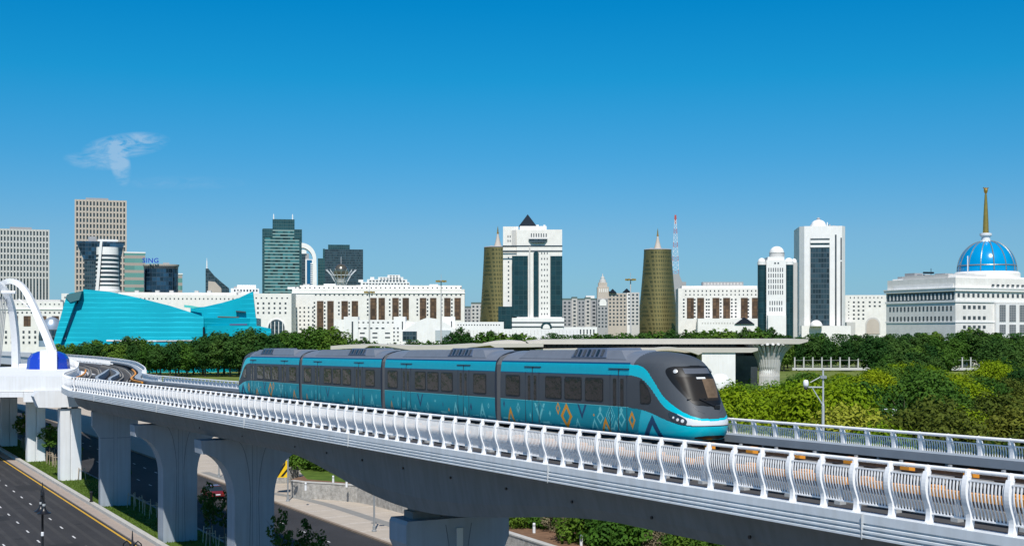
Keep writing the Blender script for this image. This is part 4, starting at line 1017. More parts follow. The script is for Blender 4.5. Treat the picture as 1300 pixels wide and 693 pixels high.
# ---- slab towers with fins (far left)
def fin_tower(label, p0, p1, top, Y, nf, nr, wall, dark0, dark1, glass):
    b = Bld('office_tower', label, (p0 + p1) / 2, Y); d = 26
    b.box('core', p0, p1, top + 1.5, None, d, glass, y0=.5)
    fw = (p1 - p0) / nf
    for i in range(nf + 1): unit('fin', wall, b.x(p0 + fw * i - fw * .24), b.x(p0 + fw * i + fw * .24), -.9, .48, 0, b.z(top), b.r)
    H0 = b.z(top); rh = H0 / nr
    for j in range(nr + 1):
        z = H0 - rh * j
        if dark0 < j < dark1: continue
        unit('spandrel', wall, b.x(p0), b.x(p1), -.3, .47, z - rh * .32, z, b.r)
    b.box('roof_plant', p0 + (p1 - p0) * .2, p0 + (p1 - p0) * .65, top - 3, top + 1, d * .5, CM['grey'], y0=6)
    for sx in (p0, p1): unit('side_wall', wall, b.x(sx) - .6, b.x(sx) + .6, .5, d, 0, b.z(top), b.r)
    return b
fin_tower('broad pale slab tower with vertical fins at the far left edge', 0, 62, 291, 1500, 15, 20, CM['lgrey'], 8, 12, CM['slate']).done()
fin_tower('tallest grey-brown finned tower behind the funnel-topped tower', 96, 160, 254, 1600, 15, 26, CM['tan'], 98, 99, CM['slate']).done()
# funnel-topped dark tower with the white banded half cylinder
b = Bld('office_tower', 'dark tower flaring to a funnel top with a white banded cylinder in front', 128, 1150)
def taper(b, name, rows, d, mt, y0=0):
    """rows of (py, px0, px1): a slab whose sides follow the rows"""
    m_ = MB(); v = []
    for py, a, c in rows: v += [(b.x(a), y0, b.z(py)), (b.x(c), y0, b.z(py)), (b.x(c), y0 + d, b.z(py)), (b.x(a), y0 + d, b.z(py))]
    f = [(i * 4 + j, i * 4 + 4 + j, i * 4 + 4 + (j + 1) % 4, i * 4 + (j + 1) % 4) for i in range(len(rows) - 1) for j in range(4)]
    f += [(0, 1, 2, 3), tuple((len(rows) - 1) * 4 + i for i in range(4))[::-1]]
    m_.add(v, f); return m_.build(name, mt, b.r)
taper(b, 'flared_top', [(306.5, 97, 158), (312, 98.5, 157), (322, 103, 155), (330, 106.5, 153)], 22, CM['navy'])
taper(b, 'shaft', [(330, 107, 153), (440, 108, 153)], 20, CM['slate'], .5)
b.box('roof_slab', 124, 150, 303.5, 306.4, 14, CM['white'], y0=2); b.box('roof_plant', 112, 122, 300, 306.4, 8, CM['grey'], y0=4)
b.lathe('cylinder', 136.5, [(16, 440), (16, 371), (15.4, 362), (14.6, 326), (14.2, 314), (0, 313.8)], CM['white'], y0=0, sy=.9)
for i in range(8):
    t_ = 323.5 + i * 5.4; r_ = 14.75 + (t_ - 326) * .018; b.lathe('window_band', 136.5, [(r_, t_ + 3.0), (r_ + .12, t_ + 2.95), (r_ + .1, t_ + .05), (r_, t_)], CM['tealg'] if i % 2 else CM['dkwin'], sy=.9)
b.lathe('base_ring', 136.5, [(18, 374), (18, 369), (16, 368.6)], CM['white'], sy=.9)
pts = [(b.x(121), b.z(371)), (b.x(127), b.z(306.6)), (b.x(130), b.z(306.6)), (b.x(125), b.z(371))]
MB().prism(pts, -9.5, -1, axis='y').build('raking_fin', CM['white'], b.r); b.done()
b = Bld('office_block', 'green and brown banded glass block right of the cylinder tower', 171, 1350)
b.box('wall', 158, 184.5, 321.5, None, 22, CM['bandg']); b.box('parapet', 158, 184.8, 319.8, 321.4, 22.4, CM['white'], y0=-.2); b.done()
b = Bld('office_block', 'dark blue glass drum building with blue rooftop letters', 204.5, 1100)
b.lathe('wall', 204.5, [(21.8, 440), (21.8, 341.5), (0, 341.4)], CM['navy'], sy=.7, n=40); b.lathe('dark_band', 204.5, [(22, 341.3), (22.2, 338.5), (0, 338.4)], CM['dkwin'], sy=.7, n=40); b.lathe('roof_rim', 204.5, [(22.5, 338.3), (23.2, 337), (23.2, 335.8), (0, 335.7)], CM['tan'], sy=.7, n=40)
b.box('roof_plant', 207, 215, 333.6, 335.7, 5, CM['grey'], y0=-4)
for cpx in (184, 191, 212, 219): b.box('mullion', cpx - .3, cpx + .3, 342, 372, 30, CM['navy'], y0=-9.5 - 0 * cpx)
tcu = bpy.data.curves.new('rooftop_letters', 'FONT'); tcu.body = 'SING'; tcu.size = 5.6; tcu.extrude = .25; tcu.offset = .09; tcu.materials.append(CM['sign']); tcu.space_character = 1.1
to = bpy.data.objects.new('rooftop_letters', tcu); COL.objects.link(to); bpy.context.view_layer.update(); me_ = bpy.data.meshes.new_from_object(to.evaluated_get(bpy.context.evaluated_depsgraph_get())); bpy.data.objects.remove(to); to = bpy.data.objects.new('rooftop_letters', me_); COL.objects.link(to); to.parent = b.r; to.rotation_euler = (pi / 2, 0, 0); to.location = (b.x(181), -12, b.z(334.6))
b.done()
b = Bld('office_block', 'small brown and green banded block at the right of the blue drum', 229, 1300)
b.box('wall', 224, 231.5, 348.5, None, 14, CM['bandg']); b.box('parapet', 224, 232, 347, 348.4, 14.4, CM['white'], y0=-.2); b.done()
# sail-like building with spire
b = Bld('office_block', 'dark wedge-shaped building with a stepped slope and thin white spire', 276, 1400)
MB().prism([(b.x(261), 0), (b.x(261), b.z(341)), (b.x(264.5), b.z(341)), (b.x(272), b.z(350)), (b.x(280), b.z(357)), (b.x(291), b.z(366)), (b.x(293), 0)], 0, 18, axis='y').build('wall', CM['slate'], b.r)
MB().prism([(b.x(262), 0), (b.x(264.5), b.z(357)), (b.x(273), b.z(358)), (b.x(281), b.z(366)), (b.x(284), 0)], -3, -.1, axis='y').build('lower_wing', CM['tan'], b.r)
for i in range(6): b.win(266 + i * 3.4, 268.2 + i * 3.4, 348 + i * 3.2, 350 + i * 3.2, CM['tealg'], -.1)
MB().tube([(b.x(262.6), 4, b.z(343)), (b.x(262.6), 4, b.z(333)), (b.x(262.6), 4, b.z(327.5))], [.9, .55, .1], 6).build('spire', CM['white'], b.r); b.done()
b = Bld('low_building', 'white rooftop block with setbacks peeping over the long white building', 309, 1050)
b.box('wall', 293, 329, 366, None, 14, CM['white']); b.box('upper_storey', 301, 325, 361.5, 366, 10, CM['white'], y0=1); b.box('roof_plant', 297, 303, 363.5, 366, 5, CM['grey'], y0=3)
b.grid(296, 328, 8, 366.5, 371, 1, .5, .6); b.done()
# emerald tower
b = Bld('glass_tower', 'tall green glass tower with stepped top and two white spires', 359, 1700)
b.box('wall', 334.5, 383, 292, None, 34, CM['emerald']); b.box('dark_edge', 333, 335.8, 291, None, 34, CM['emdark'], y0=-.4); b.box('dark_edge', 380, 383.4, 291, None, 34, CM['emdark'], y0=-.4)
b.box('crown', 346, 374, 278.2, 293, 26, CM['emdark'], y0=2); b.box('shoulder', 334, 346, 290.5, 301, 24, CM['emdark'], y0=-.8); b.box('shoulder', 373.5, 382.6, 291, 303, 24, CM['emdark'], y0=-.8)
for sx in (347.4, 371.5): MB().tube([(b.x(sx), 6, b.z(278)), (b.x(sx), 6, b.z(273)), (b.x(sx), 6, b.z(271))], [.9, .7, .1], 6).build('spire', CM['white'], b.r)
b.done()
# arch-topped white tower
b = Bld('office_tower', 'white tower curving over like a quarter arch, with blue glazing', 393, 1500)
ps = [(383, 440), (383, 309)] + [(383 + 18.6 * sin(pi / 2 * i / 10), 329 - 20.5 * cos(pi / 2 * i / 10)) for i in range(11)] + [(402, 345), (402.3, 440)]
inner = [(398, 440), (397.6, 345), (397, 330)] + [(397 - 14 * sin(pi / 2 * i / 8), 330 - 14.5 * (1 - cos(pi / 2 * (8 - i) / 8)) * 0 - 14.5 * sin(pi / 2 * i / 8) * .95) for i in range(9)]
hoop = [(383, 309)] + ps[2:] + [(398, 440), (397.4, 345)] + [(383 + 14.2 * cos(pi / 2 * i / 8), 330 - 15.5 * sin(pi / 2 * i / 8)) for i in range(9)]
MB().prism([(b.x(a), b.z(c)) for a, c in hoop], 0, 20, axis='y').build('arch_wall', CM['white'], b.r)
b.box('inner_wall', 383, 397.5, 329, None, 16, CM['white'], y0=2); b.box('glazing', 389.5, 396, 330, 366, 2, CM['blueg'], y0=1.4); b.box('cap', 383, 389, 317, 322, 12, CM['white'], y0=1.5); b.box('roof_plant', 383.5, 392, 321.8, 329, 12, CM['grey'], y0=3)
b.box('side_glazing', 383, 387.5, 322, None, 2, CM['slate'], y0=1.2)
for j in range(13): unit('ledge', CM['white'], b.x(394.2), b.x(397), .9, 1.39, b.z(335.4 + j * 2.7), b.z(334 + j * 2.7), b.r)
b.done()
b = Bld('glass_tower', 'dark blue-green glass block with a raised roof box, behind the golden ball', 434.5, 1800)
b.box('wall', 411, 461, 316.5, None, 40, CM['slate']); b.box('roof_box', 416.5, 444, 310.5, 316.5, 22, CM['emdark'], y0=4); b.box('wing', 403.5, 411, 328, None, 34, CM['emdark'], y0=3); b.box('dark_edge', 410, 412.4, 316, None, 38, CM['emdark'], y0=-.6); b.done()
# observation tower with ball in a lattice cup
b = Bld('observation_tower', 'steel lattice tower cupping a golden glass ball', 433, 1250)
b.lathe('ball', 433, [(0, 354.2)] + [(9.6 * sin(pi * i / 12), 344.4 + 9.8 * cos(pi * i / 12)) for i in range(1, 12)] + [(0, 334.6)], mat('golden ball', (.22, .20, .15), .22, metal=.7, var=.2, scale=.2), n=28, smooth=True)
for i in range(16):
    a = 2 * pi * i / 16; c_, s_ = cos(a), sin(a)
    q = [(5.0, 420), (3.2, 372), (4.0, 366), (8.5, 357), (13, 349), (19.5, 342.5)]
    MB().tube([(b.x(433 + r_ * c_), r_ * s_ * b.k, b.z(py)) for r_, py in q], .30, 5).build('lattice_rib', CM['steelw'], b.r)
for r_, py in ((4.2, 366), (8.3, 357.5), (12.8, 349.5), (3.2, 372), (3.6, 385)):
    MB().tube([(b.x(433 + r_ * cos(2 * pi * i / 20)), r_ * sin(2 * pi * i / 20) * b.k, b.z(py)) for i in range(21)], .28, 5).build('lattice_ring', CM['steelw'], b.r)
b.lathe('core', 433, [(2.4, 440), (2.4, 366), (6, 356), (7, 353.5)], CM['lgrey'], n=16)
MB().tube([(b.x(433), 0, b.z(335)), (b.x(433), 0, b.z(326))], .2, 4).build('finial', CM['steelw'], b.r); b.done()
# terraced white blocks behind
b = Bld('apartment_block', 'stepped white roofscape rising behind the long white building', 490, 1250)
for i, (p0, p1, t_, bt) in enumerate([(452, 532, 362, 380), (458, 520, 358, 362), (466, 517, 354.5, 358), (480, 512, 351.5, 354.5), (492, 508, 348.8, 351.5), (455, 461, 355, 358), (470, 475, 351.5, 354.5)]):
    b.box('terrace', p0, p1, t_, bt if i else None, 16 - i, CM['white'], y0=i * .4)
for p0, p1, t_ in ((460, 520, 359.2), (468, 515, 355.6), (482, 510, 352.6), (494, 506, 349.8)): b.grid(p0, p1, int((p1 - p0) / 4), t_, t_ + 1.8, 1, .6, .7, y0=0)
b.done()
# ---- the long white ministry building: separate wings
def brown_strips(b, xs, t, bt, w=8.2):
    for px in xs:
        f = b.box('bronze_bay', px, px + w, t, bt, .5, CM['brown'], y0=-.25)
        n = int((bt - t) / 4.8)
        for j in range(n): b.win(px - 4.2, px - 2.2, t + 1.2 + j * 4.8, t + 3.4 + j * 4.8)
b = Bld('ministry_wing', 'long white ministry wing with bronze window bays and tiny square windows', 480, 1000, face=.25)
b.box('wall', 371, 590, 367, None, 26, CM['stone']); b.box('upper_storey', 380, 586, 362, 367, 20, CM['stone'], y0=3); b.box('cornice', 370.5, 590.6, 371.4, 372.6, .5, CM['white'], y0=-.5)
for i, (p0, p1, t_) in enumerate([(364, 378, 364), (384, 392, 360.5), (410, 425, 360), (470, 480, 361), (545, 556, 360.5)]): b.box('roof_plant', p0, p1, t_, 367, 8, CM['lgrey'] if i % 2 else CM['white'], y0=5)
b.grid(372, 588, 36, 364.2, 366.2, 1, .3, .8, y0=3); b.grid(398, 588, 32, 373.2, 375.4, 1, .35, .8)
brown_strips(b, (402.5, 415.5), 382, 421); brown_strips(b, (433.5, 446.5), 382, 405)
brown_strips(b, (470, 480.5, 498, 511, 533, 546, 564, 577), 378, 406)
b.grid(373, 400, 5, 388, 420, 6, .35, .4); b.done()
b = Bld('ministry_wing', 'white ministry end wing with a tall arched gateway beside the turquoise hall', 345, 960, face=.3)
b.box('wall', 318, 370, 372.5, None, 30, CM['stone'])
def arch_face(b, pc, rpx, top, base, mt, y0=-.2, frame=None):
    pts = [(b.x(pc - rpx), b.z(base))] + [(b.x(pc - rpx * cos(pi * i / 14)), b.z(top + rpx) + rpx * sin(pi * i / 14) * b.kz) for i in range(15)] + [(b.x(pc + rpx), b.z(base))]
    return MB().prism(pts, y0, y0 + .4, axis='y').build('arch_opening', mt, b.r)
arch_face(b, 351, 11.6, 404, 440, CM['white'], -.35); arch_face(b, 351, 10.4, 405.5, 440, CM['slate'], -.6)
for px in (344, 349, 354, 359): unit('arch_mullion', CM['white'], b.x(px) - .25, b.x(px) + .25, -.9, -.55, b.z(435), b.z(408), b.r)
b.grid(322, 368, 7, 377, 379.5, 1, .3, .7); b.grid(324, 366, 6, 382, 400, 3, .34, .42); b.done()
b = Bld('ministry_wing', 'long white roofline with a row of tiny windows behind the turquoise hall', 235, 1020, face=.4)
b.box('wall', 128, 322, 374, None, 20, CM['stone']); b.box('upper_storey', 150, 300, 371.2, 374, 14, CM['stone'], y0=2)
b.grid(160, 320, 30, 378, 380.4, 1, .3, .8)
for p0 in (170, 196, 214, 246, 262, 300): b.box('roof_plant', p0, p0 + 5, 368.5, 371.2, 4, CM['lgrey'], y0=4)
b.done()
b = Bld('ministry_wing', 'shaded white block with arcaded floors behind the arch bridge', 40, 800, face=.6)
b.box('wall', -70, 80, 383, None, 24, CM['stone']); b.box('upper_storey', -70, 76, 380, 383, 18, CM['lgrey'], y0=3)
b.box('cornice', -70, 80.6, 391.5, 393, .5, CM['white'], y0=-.5)
b.grid(2, 78, 13, 384.5, 387.5, 1, .3, .5); b.grid(2, 78, 13, 395, 398.5, 1, .35, .6)
for px in (14, 30, 50, 66): b.box('bronze_bay', px, px + 9, 401, 414, .4, CM['brown'], y0=-.2)
b.grid(4, 78, 10, 418, 438, 3, .35, .5); b.done()
b = Bld('low_building', 'low silvery curved glass pavilion left of the turquoise hall', 66, 640, face=.8)
b.lathe('shell', 66, [(17, 440), (16.5, 425), (14, 414), (9, 406), (3, 402.5), (0, 402)], mat('silver shell', (.35, .42, .50), .25, metal=.4, var=.2, scale=.3), n=28, sy=.6)
b.lathe('glass_band', 66, [(17.1, 432), (17.1, 426), (15.6, 418), (15.2, 418.2)], CM['slate'], n=28, sy=.6); b.done()
b = Bld('low_building', 'white flat-roofed block above the left end of the turquoise hall', 92, 900, face=.6)
b.box('wall', 78, 130, 372.5, None, 16, CM['stone']); b.grid(80, 100, 4, 376, 379, 1, .3, .6); b.done()
# white complex in front of the ministry
b = Bld('low_building', 'low white institute with sloping tent roof and dark slit windows', 500, 760, face=.4)
b.box('wall', 424, 500, 406, None, 22, CM['white']); b.box('tower_block', 437, 455, 402, None, 12, CM['white'], y0=-2.5); b.box('tower_block', 500, 515, 402, None, 14, CM['white'], y0=-2.5)
b.box('slit_window', 447, 449, 408, 432, .4, CM['dkwin'], y0=-2.8); b.box('slit_window', 510.5, 512, 408, 418, .4, CM['dkwin'], y0=-2.8)
b.box('wall', 515, 640, 408.5, None, 18, CM['white'], y0=.6); b.box('tower_block', 562, 578, 402, None, 10, CM['white'], y0=-2); b.box('slit_window', 572.6, 574, 407.5, 416, .4, CM['dkwin'], y0=-2.3)
MB().prism([(b.x(512), b.z(440)), (b.x(512), b.z(420)), (b.x(522), b.z(414)), (b.x(534), b.z(406.5)), (b.x(543), b.z(403.2)), (b.x(556), b.z(405)), (b.x(568), b.z(411)), (b.x(576), b.z(417)), (b.x(576), b.z(440))], -9, -2.2, axis='y').build('tent_roof', CM['white'], b.r)
b.box('glazed_entrance', 512, 530, 420.5, 431, .6, CM['slate'], y0=-9.7); b.box('glazed_entrance', 553, 573, 419, 432, .5, mat('pale louvre', (.45, .5, .52), .4, var=.1), y0=-9.6)
b.grid(452, 502, 8, 408, 410.5, 1, .4, .6); b.grid(452, 490, 5, 415, 418, 1, .5, .6); b.grid(452, 500, 3, 420, 431, 2, .4, .3); b.grid(498, 508, 2, 414, 434, 4, .4, .4, y0=-2.5); b.grid(580, 636, 16, 411, 413.5, 1, .4, .6, y0=.6); b.grid(590, 612, 12, 418, 426, 1, .4, .9, y0=.6)
b.done()
# ---- gold cones
def cone(pc, w0, w1, top, base, Y, label, n=44):
    b = Bld('gold_tower', label, pc, Y)
    prof = [(w1 + (w0 - w1) * (i / 12) ** 1.25, top + (base - top) * i / 12) for i in range(13)][::-1]
    b.lathe('shaft', pc, [(w0, 440)] + prof + [(w1 - 1, top - .2)], CM['gold'], n=n)
    b.lathe('roof_ring', pc, [(w1, top - .2), (w1 + .4, top - .8), (w1 - .6, top - 1.6), (0, top - 1.7)], CM['grey'], n=n)
    b.lathe('spire_base', pc, [(5.2, top - 1.7), (3.4, top - 7), (2.2, top - 12), (1.2, top - 17), (1.0, top - 18)], CM['tan'], n=12)
    b.lathe('spire', pc, [(1.0, top - 18), (1.6, top - 19), (1.0, top - 20), (.7, top - 24), (.1, top - 28)], CM['goldm'], n=8)
    b.box('roof_plant', pc - 10, pc - 6, top - 3, top - 1.7, 4, CM['grey'], y0=-3)
    return b.done()
cone(632, 23.5, 17.5, 315, 417, 1080, 'olive-gold conical tower half hidden behind the white tower with dark pyramid roof')
cone(835, 26, 17.5, 318, 417, 1060, 'olive-gold conical tower standing clear, with a small gold spire')
# ---- white tower with pyramid roof
b = Bld('office_tower', 'white tower with dark pyramid roof and tall teal glass strips', 676, 900, face=.5)
b.box('left_shaft', 638.5, 658, 287, None, 30, CM['stone'], y0=4); b.box('shaft', 656, 713.6, 291.5, None, 34, CM['stone'])
b.box('dark_annex', 632.5, 650, 389, None, 10, CM['tealg'], y0=-1)
b.box('roof_block', 660, 694, 286.5, 292, 24, CM['white'], y0=4); b.box('roof_block', 668, 684, 284.5, 286.6, 20, CM['white'], y0=6); b.box('roof_plant', 690, 692.5, 285, 291.5, 3, CM['white'], y0=3)
pz = MB(); cx_, hw_ = b.x(670), 11.2 * b.k; pz.add([(cx_ - hw_, 5, b.z(286)), (cx_ + hw_, 5, b.z(286)), (cx_ + hw_, 5 + 2 * hw_, b.z(286)), (cx_ - hw_, 5 + 2 * hw_, b.z(286)), (cx_, 5 + hw_, b.z(270.2))], [(3, 2, 1, 0), (0, 1, 4), (1, 2, 4), (2, 3, 4), (3, 0, 4)]); pz.build('pyramid_roof', CM['roofd'], b.r)
for t_ in (311.5, 318): b.box('dark_band', 638, 714, t_, t_ + 1.5, .3, CM['dkwin'], y0=-.25); b.box('dark_band', 638, 656, t_, t_ + 1.5, .3, CM['dkwin'], y0=3.8)
b.box('glass_strip', 650, 670.2, 324.8, 402, .4, CM['tealg'], y0=-.3); b.box('glass_strip', 698.6, 713.8, 325, 402, .4, CM['tealg'], y0=-.3)
MB().prism([(b.x(677.3), b.z(402)), (b.x(677.3), b.z(321)), (b.x(680.6), b.z(318.5)), (b.x(683.9), b.z(321)), (b.x(683.9), b.z(402))], -.5, 0, axis='y').build('glass_strip', CM['tealg'], b.r)
b.box('pilaster', 671.5, 673.4, 313, 404, .6, CM['lgrey'], y0=-.6); b.box('side_panel', 649.6, 655.2, 291.5, 312, .5, CM['lgrey'], y0=3.4)
b.grid(686, 696.5, 3, 318, 402, 12, .35, .33); b.grid(643, 648, 1, 324, 384, 11, .35, .35, y0=4)
b.grid(643.5, 649, 2, 297, 308, 2, .4, .5, y0=4); b.grid(673, 695, 7, 296, 301, 1, .4, .9)
MB().prism([(b.x(671), b.z(303.5)), (b.x(695), b.z(303.5)), (b.x(691), b.z(308.5)), (b.x(675), b.z(308.5))], -1.6, .2, axis='y').build('balcony', CM['slate'], b.r)
b.box('podium', 650, 716, 403.5, None, 12, CM['white'], y0=-4); b.box('dark_band', 650, 716, 408.5, 410, .3, CM['dkwin'], y0=-4.2); arch_face(b, 693.5, 7, 408.5, 417, CM['tealg'], -4.5); arch_face(b, 693.5, 4.5, 411.5, 417, CM['white'], -4.8)
b.box('dark_band', 650, 716, 414, 415.5, .3, CM['dkwin'], y0=-4.25); b.done()
# ---- apartment blocks either side
def flats(label, segs, Y, roof, pitch=4.2, face=.3):
    b = Bld('apartment_block', label, (segs[0][0] + segs[-1][1]) / 2, Y, face)
    for i, (p0, p1, t_, wl_, gr) in enumerate(segs):
        w = b.box('wall', p0, p1, t_, None, 16, wl_, y0=i % 2 * 1.5)
        if roof: b.box('roof', p0, p1, t_ - 2.4, t_, 15, roof, y0=i % 2 * 1.5 + .4)
        nx = max(1, int((p1 - p0) / pitch)); nz_ = int((416 - t_) / 4.6)
        b.grid(p0 + .4, p1 - .4, nx, t_ + .8, t_ + .8 + nz_ * 4.6, nz_, .5, .5, mt=gr, y0=i % 2 * 1.5)
    return b
b = flats('grey and white flats with a dark green roof, right of the pyramid tower', [(714, 726, 381, CM['grey'], None), (726, 733, 379, CM['lgrey'], None), (733, 743, 381, CM['grey'], None), (743, 750, 379.5, CM['lgrey'], None), (750, 758, 381, CM['grey'], None)], 1020, CM['roofg'])
b.box('roof_plant', 744, 755, 375, 379, 8, CM['white'], y0=4); b.done()
b = flats('tan and grey flats with a wedding-cake turret and finial', [(758, 772, 379, CM['grey'], None), (772, 796, 372, CM['tan'], None)], 980, None)
b.box('turret', 758.5, 773, 364, 379, 12, CM['tan'], y0=1); b.grid(760, 772, 5, 366, 371, 1, .4, .9, mt=CM['white'], y0=1); b.box('turret', 760, 771, 358.5, 364, 9, CM['tan'], y0=2); b.lathe('turret_top', 765.5, [(4.6, 358.5), (4.2, 355), (2.6, 354.5), (2.4, 351.5), (1, 350.5), (.5, 348), (.1, 346.5)], CM['lgrey'], n=12, y0=5)
arch_face(b, 765.5, 4.5, 379.5, 388, CM['white'], -.3); b.box('roof_gable', 772, 782, 369.5, 372, 10, CM['roofd'], y0=2)
pz = MB(); pz.prism([(b.x(773), b.z(372)), (b.x(778), b.z(366.5)), (b.x(783), b.z(372))], 0, 12, axis='y'); pz.build('roof_gable', CM['roofd'], b.r); pz = MB(); pz.prism([(b.x(791), b.z(371)), (b.x(796), b.z(366)), (b.x(801), b.z(371))], 1, 12, axis='y'); pz.build('roof_gable', CM['roofd'], b.r); b.done()
b = flats('pale block with a blue-grey corner left of the clear gold cone', [(796, 801, 371, CM['white'], None), (801, 812, 371, CM['lgrey'], CM['slate'])], 1010, None); b.done()
b = flats('dark-roofed grey flats glimpsed between the white wing and the hidden gold cone', [(589, 598, 391, CM['grey'], None), (598, 614, 386, CM['lgrey'], None)], 1150, CM['roofg']); b.done()
# broadcasting mast
b = Bld('broadcast_mast', 'red and white lattice mast on a stepped grey base', 857.5, 1350)
for i in range(13):
    t0_, t1_ = 273 + i * 5.8, 273 + (i + 1) * 5.8; w0_, w1_ = .9 + i * .27, .9 + (i + 1) * .27; m_ = MB()
    for sx in (-1, 1):
        for sy in (-1, 1): m_.tube([(b.x(857.5 + sx * w0_), sy * w0_ * b.k, b.z(t0_)), (b.x(857.5 + sx * w1_), sy * w1_ * b.k, b.z(t1_))], .22, 4)
    m_.tube([(b.x(857.5 - w0_), -w0_ * b.k, b.z(t0_)), (b.x(857.5 + w1_), -w1_ * b.k, b.z(t1_))], .16, 4).tube([(b.x(857.5 + w0_), -w0_ * b.k, b.z(t0_)), (b.x(857.5 - w1_), -w1_ * b.k, b.z(t1_))], .16, 4)
    m_.tube([(b.x(857.5 - w1_), -w1_ * b.k, b.z(t1_)), (b.x(857.5 + w1_), -w1_ * b.k, b.z(t1_))], .16, 4)
    m_.build('lattice_section', CM['red'] if i % 3 == 0 else CM['steelw'], b.r)
b.box('antenna', 856.6, 858.4, 273, 284, 1.5, CM['red'], y0=-.7)
taper(b, 'base_block', [(348, 853, 862), (358, 851, 866), (440, 851, 866)], 10, CM['grey'], -5); b.box('base_block', 848, 871, 358, None, 14, CM['grey'], y0=-3); b.done()
# ---- right ministry wing
b = Bld('ministry_wing', 'white ministry wing with bronze bays between the gold cone and the domed tower', 913, 1000, face=.3)
b.box('wall', 861, 964, 366, None, 26, CM['stone']); b.box('upper_storey', 866, 962, 362.5, 366, 18, CM['stone'], y0=3)
b.box('roof_plant', 893, 945, 357.5, 362.5, 10, CM['grey'], y0=6); b.grid(894, 944, 12, 358, 362, 1, .5, .7, mt=CM['lgrey'], y0=6)
b.grid(868, 962, 18, 368, 370.5, 1, .3, .8); b.grid(868, 962, 18, 373, 375, 1, .3, .8)
for px in (872, 885, 904.5, 918, 940.5, 954.5): b.box('bronze_bay', px, px + 8.8, 378, 404, .5, CM['brown'], y0=-.25)
for px in (868, 882, 897, 900, 915, 929, 934, 950): b.grid(px - 1.8, px + 1.8, 1, 378, 404, 6, .6, .45)
b.box('low_front', 884, 962, 404.5, None, 10, CM['white'], y0=-12)
pz = MB().prism([(b.x(930), b.z(411.5)), (b.x(942), b.z(403)), (b.x(946), b.z(405)), (b.x(955), b.z(411.5))], -13, -2, axis='y').build('blue_gable', CM['roofd'], b.r); b.grid(888, 930, 12, 408, 412, 1, .5, .5, mt=CM['lgrey'], y0=-12); b.done()
# ---- domed white tower
b = Bld('office_tower', 'white tower with small white domes and two rounded teal glass columns', 988, 820, face=.3)
b.box('shaft', 973, 998, 330, None, 20, CM['white']); b.box('shaft', 975, 996, 326, 330, 18, CM['white'], y0=1); b.box('side_wing', 1002, 1013.5, 333, None, 16, CM['lgrey'], y0=4)
for pc, w in ((967.5, 5.2), (1002, 5.8)):
    b.lathe('glass_column', pc, [(w, 440), (w, 336), (0, 335.8)], CM['tealg'], y0=2, n=24); b.lathe('column_cap', pc, [(w + .3, 336), (w + .3, 332.5), (0, 332.3)], CM['white'], y0=2, n=24)
    b.lathe('small_dome', pc, [(w * .95, 332.3)] + [(w * .95 * cos(pi / 2 * i / 7), 332.3 - 5.2 * sin(pi / 2 * i / 7)) for i in range(1, 8)], CM['white'], y0=2, n=24)
b.lathe('small_dome', 1010, [(3.6, 336), (3.6, 332)] + [(3.6 * cos(pi / 2 * i / 7), 332 - 4.4 * sin(pi / 2 * i / 7)) for i in range(1, 8)], CM['white'], y0=6, n=20); b.lathe('glass_column', 1013, [(2.3, 440), (2.3, 337), (0, 336.8)], CM['tealg'], y0=8, n=16)
b.lathe('drum', 988.5, [(9.6, 326), (9.6, 320.5), (10.2, 320), (0, 319.9)], CM['lgrey'], y0=8, n=30)
b.lathe('dome', 988.5, [(9.3, 320)] + [(9.3 * cos(pi / 2 * i / 8), 320 - 8.4 * sin(pi / 2 * i / 8)) for i in range(1, 9)], CM['white'], y0=8, n=30)
for i in range(5): b.grid(974.5, 995, 7, 340 + i * 7.2, 345 + i * 7.2, 1, .4, 1)
b.grid(976, 994, 6, 382, 387, 1, .4, 1); b.grid(976, 994, 6, 390, 395, 1, .4, 1); b.grid(976, 994, 6, 404, 409, 1, .4, 1); b.grid(982, 990, 2, 333, 335, 1, .5, 1)
b.box('podium', 974, 997, 400, None, 4, CM['white'], y0=-3.5); b.done()
# ---- white slab tower with one glass panel
b = Bld('office_tower', 'tall white tower with one large dark glass panel and a rooftop dome', 1045, 860, face=.45)
ps = [(-29.5, 4), (-24, 0), (24, 0), (29, 4), (29, 36), (-29.5, 36)]
MB().prism([(x_ * b.k, y_) for x_, y_ in ps], 0, b.z(287)).build('shaft', CM['white'], b.r)
b.box('recess', 1028, 1053.4, 302, 416, .4, CM['lgrey'], y0=-.2); b.box('glass_panel', 1029, 1053, 314.5, 414, .6, CM['slate'], y0=-.5); b.box('glass_panel', 1029, 1053, 303, 304.6, .6, CM['tealg'], y0=-.5); b.box('lintel', 1028.5, 1053, 305, 308.5, .8, CM['white'], y0=-.8); b.box('glass_panel', 1029, 1053, 308.8, 311, .5, CM['tealg'], y0=-.4); b.box('lintel', 1028.5, 1053, 311.2, 314, .8, CM['white'], y0=-.8)
b.box('slit_window', 1060, 1062, 298, 414, .3, CM['dkwin'], y0=-.2); b.box('slit_window', 1019.2, 1020.6, 299, 414, .5, CM['dkwin'], y0=1.9); b.box('slit_window', 1067, 1068.6, 302, 330, .4, CM['dkwin'], y0=-.25); b.box('slit_window', 1067, 1068.6, 332, 414, .4, CM['dkwin'], y0=-.25)
b.lathe('rooftop_dome', 1042.5, [(11, 287), (10.5, 283)] + [(9.2 * cos(pi / 2 * i / 8), 283 - 6.2 * sin(pi / 2 * i / 8)) for i in range(8)] + [(2, 276.9), (1.9, 275)], CM['white'], y0=14, n=28)
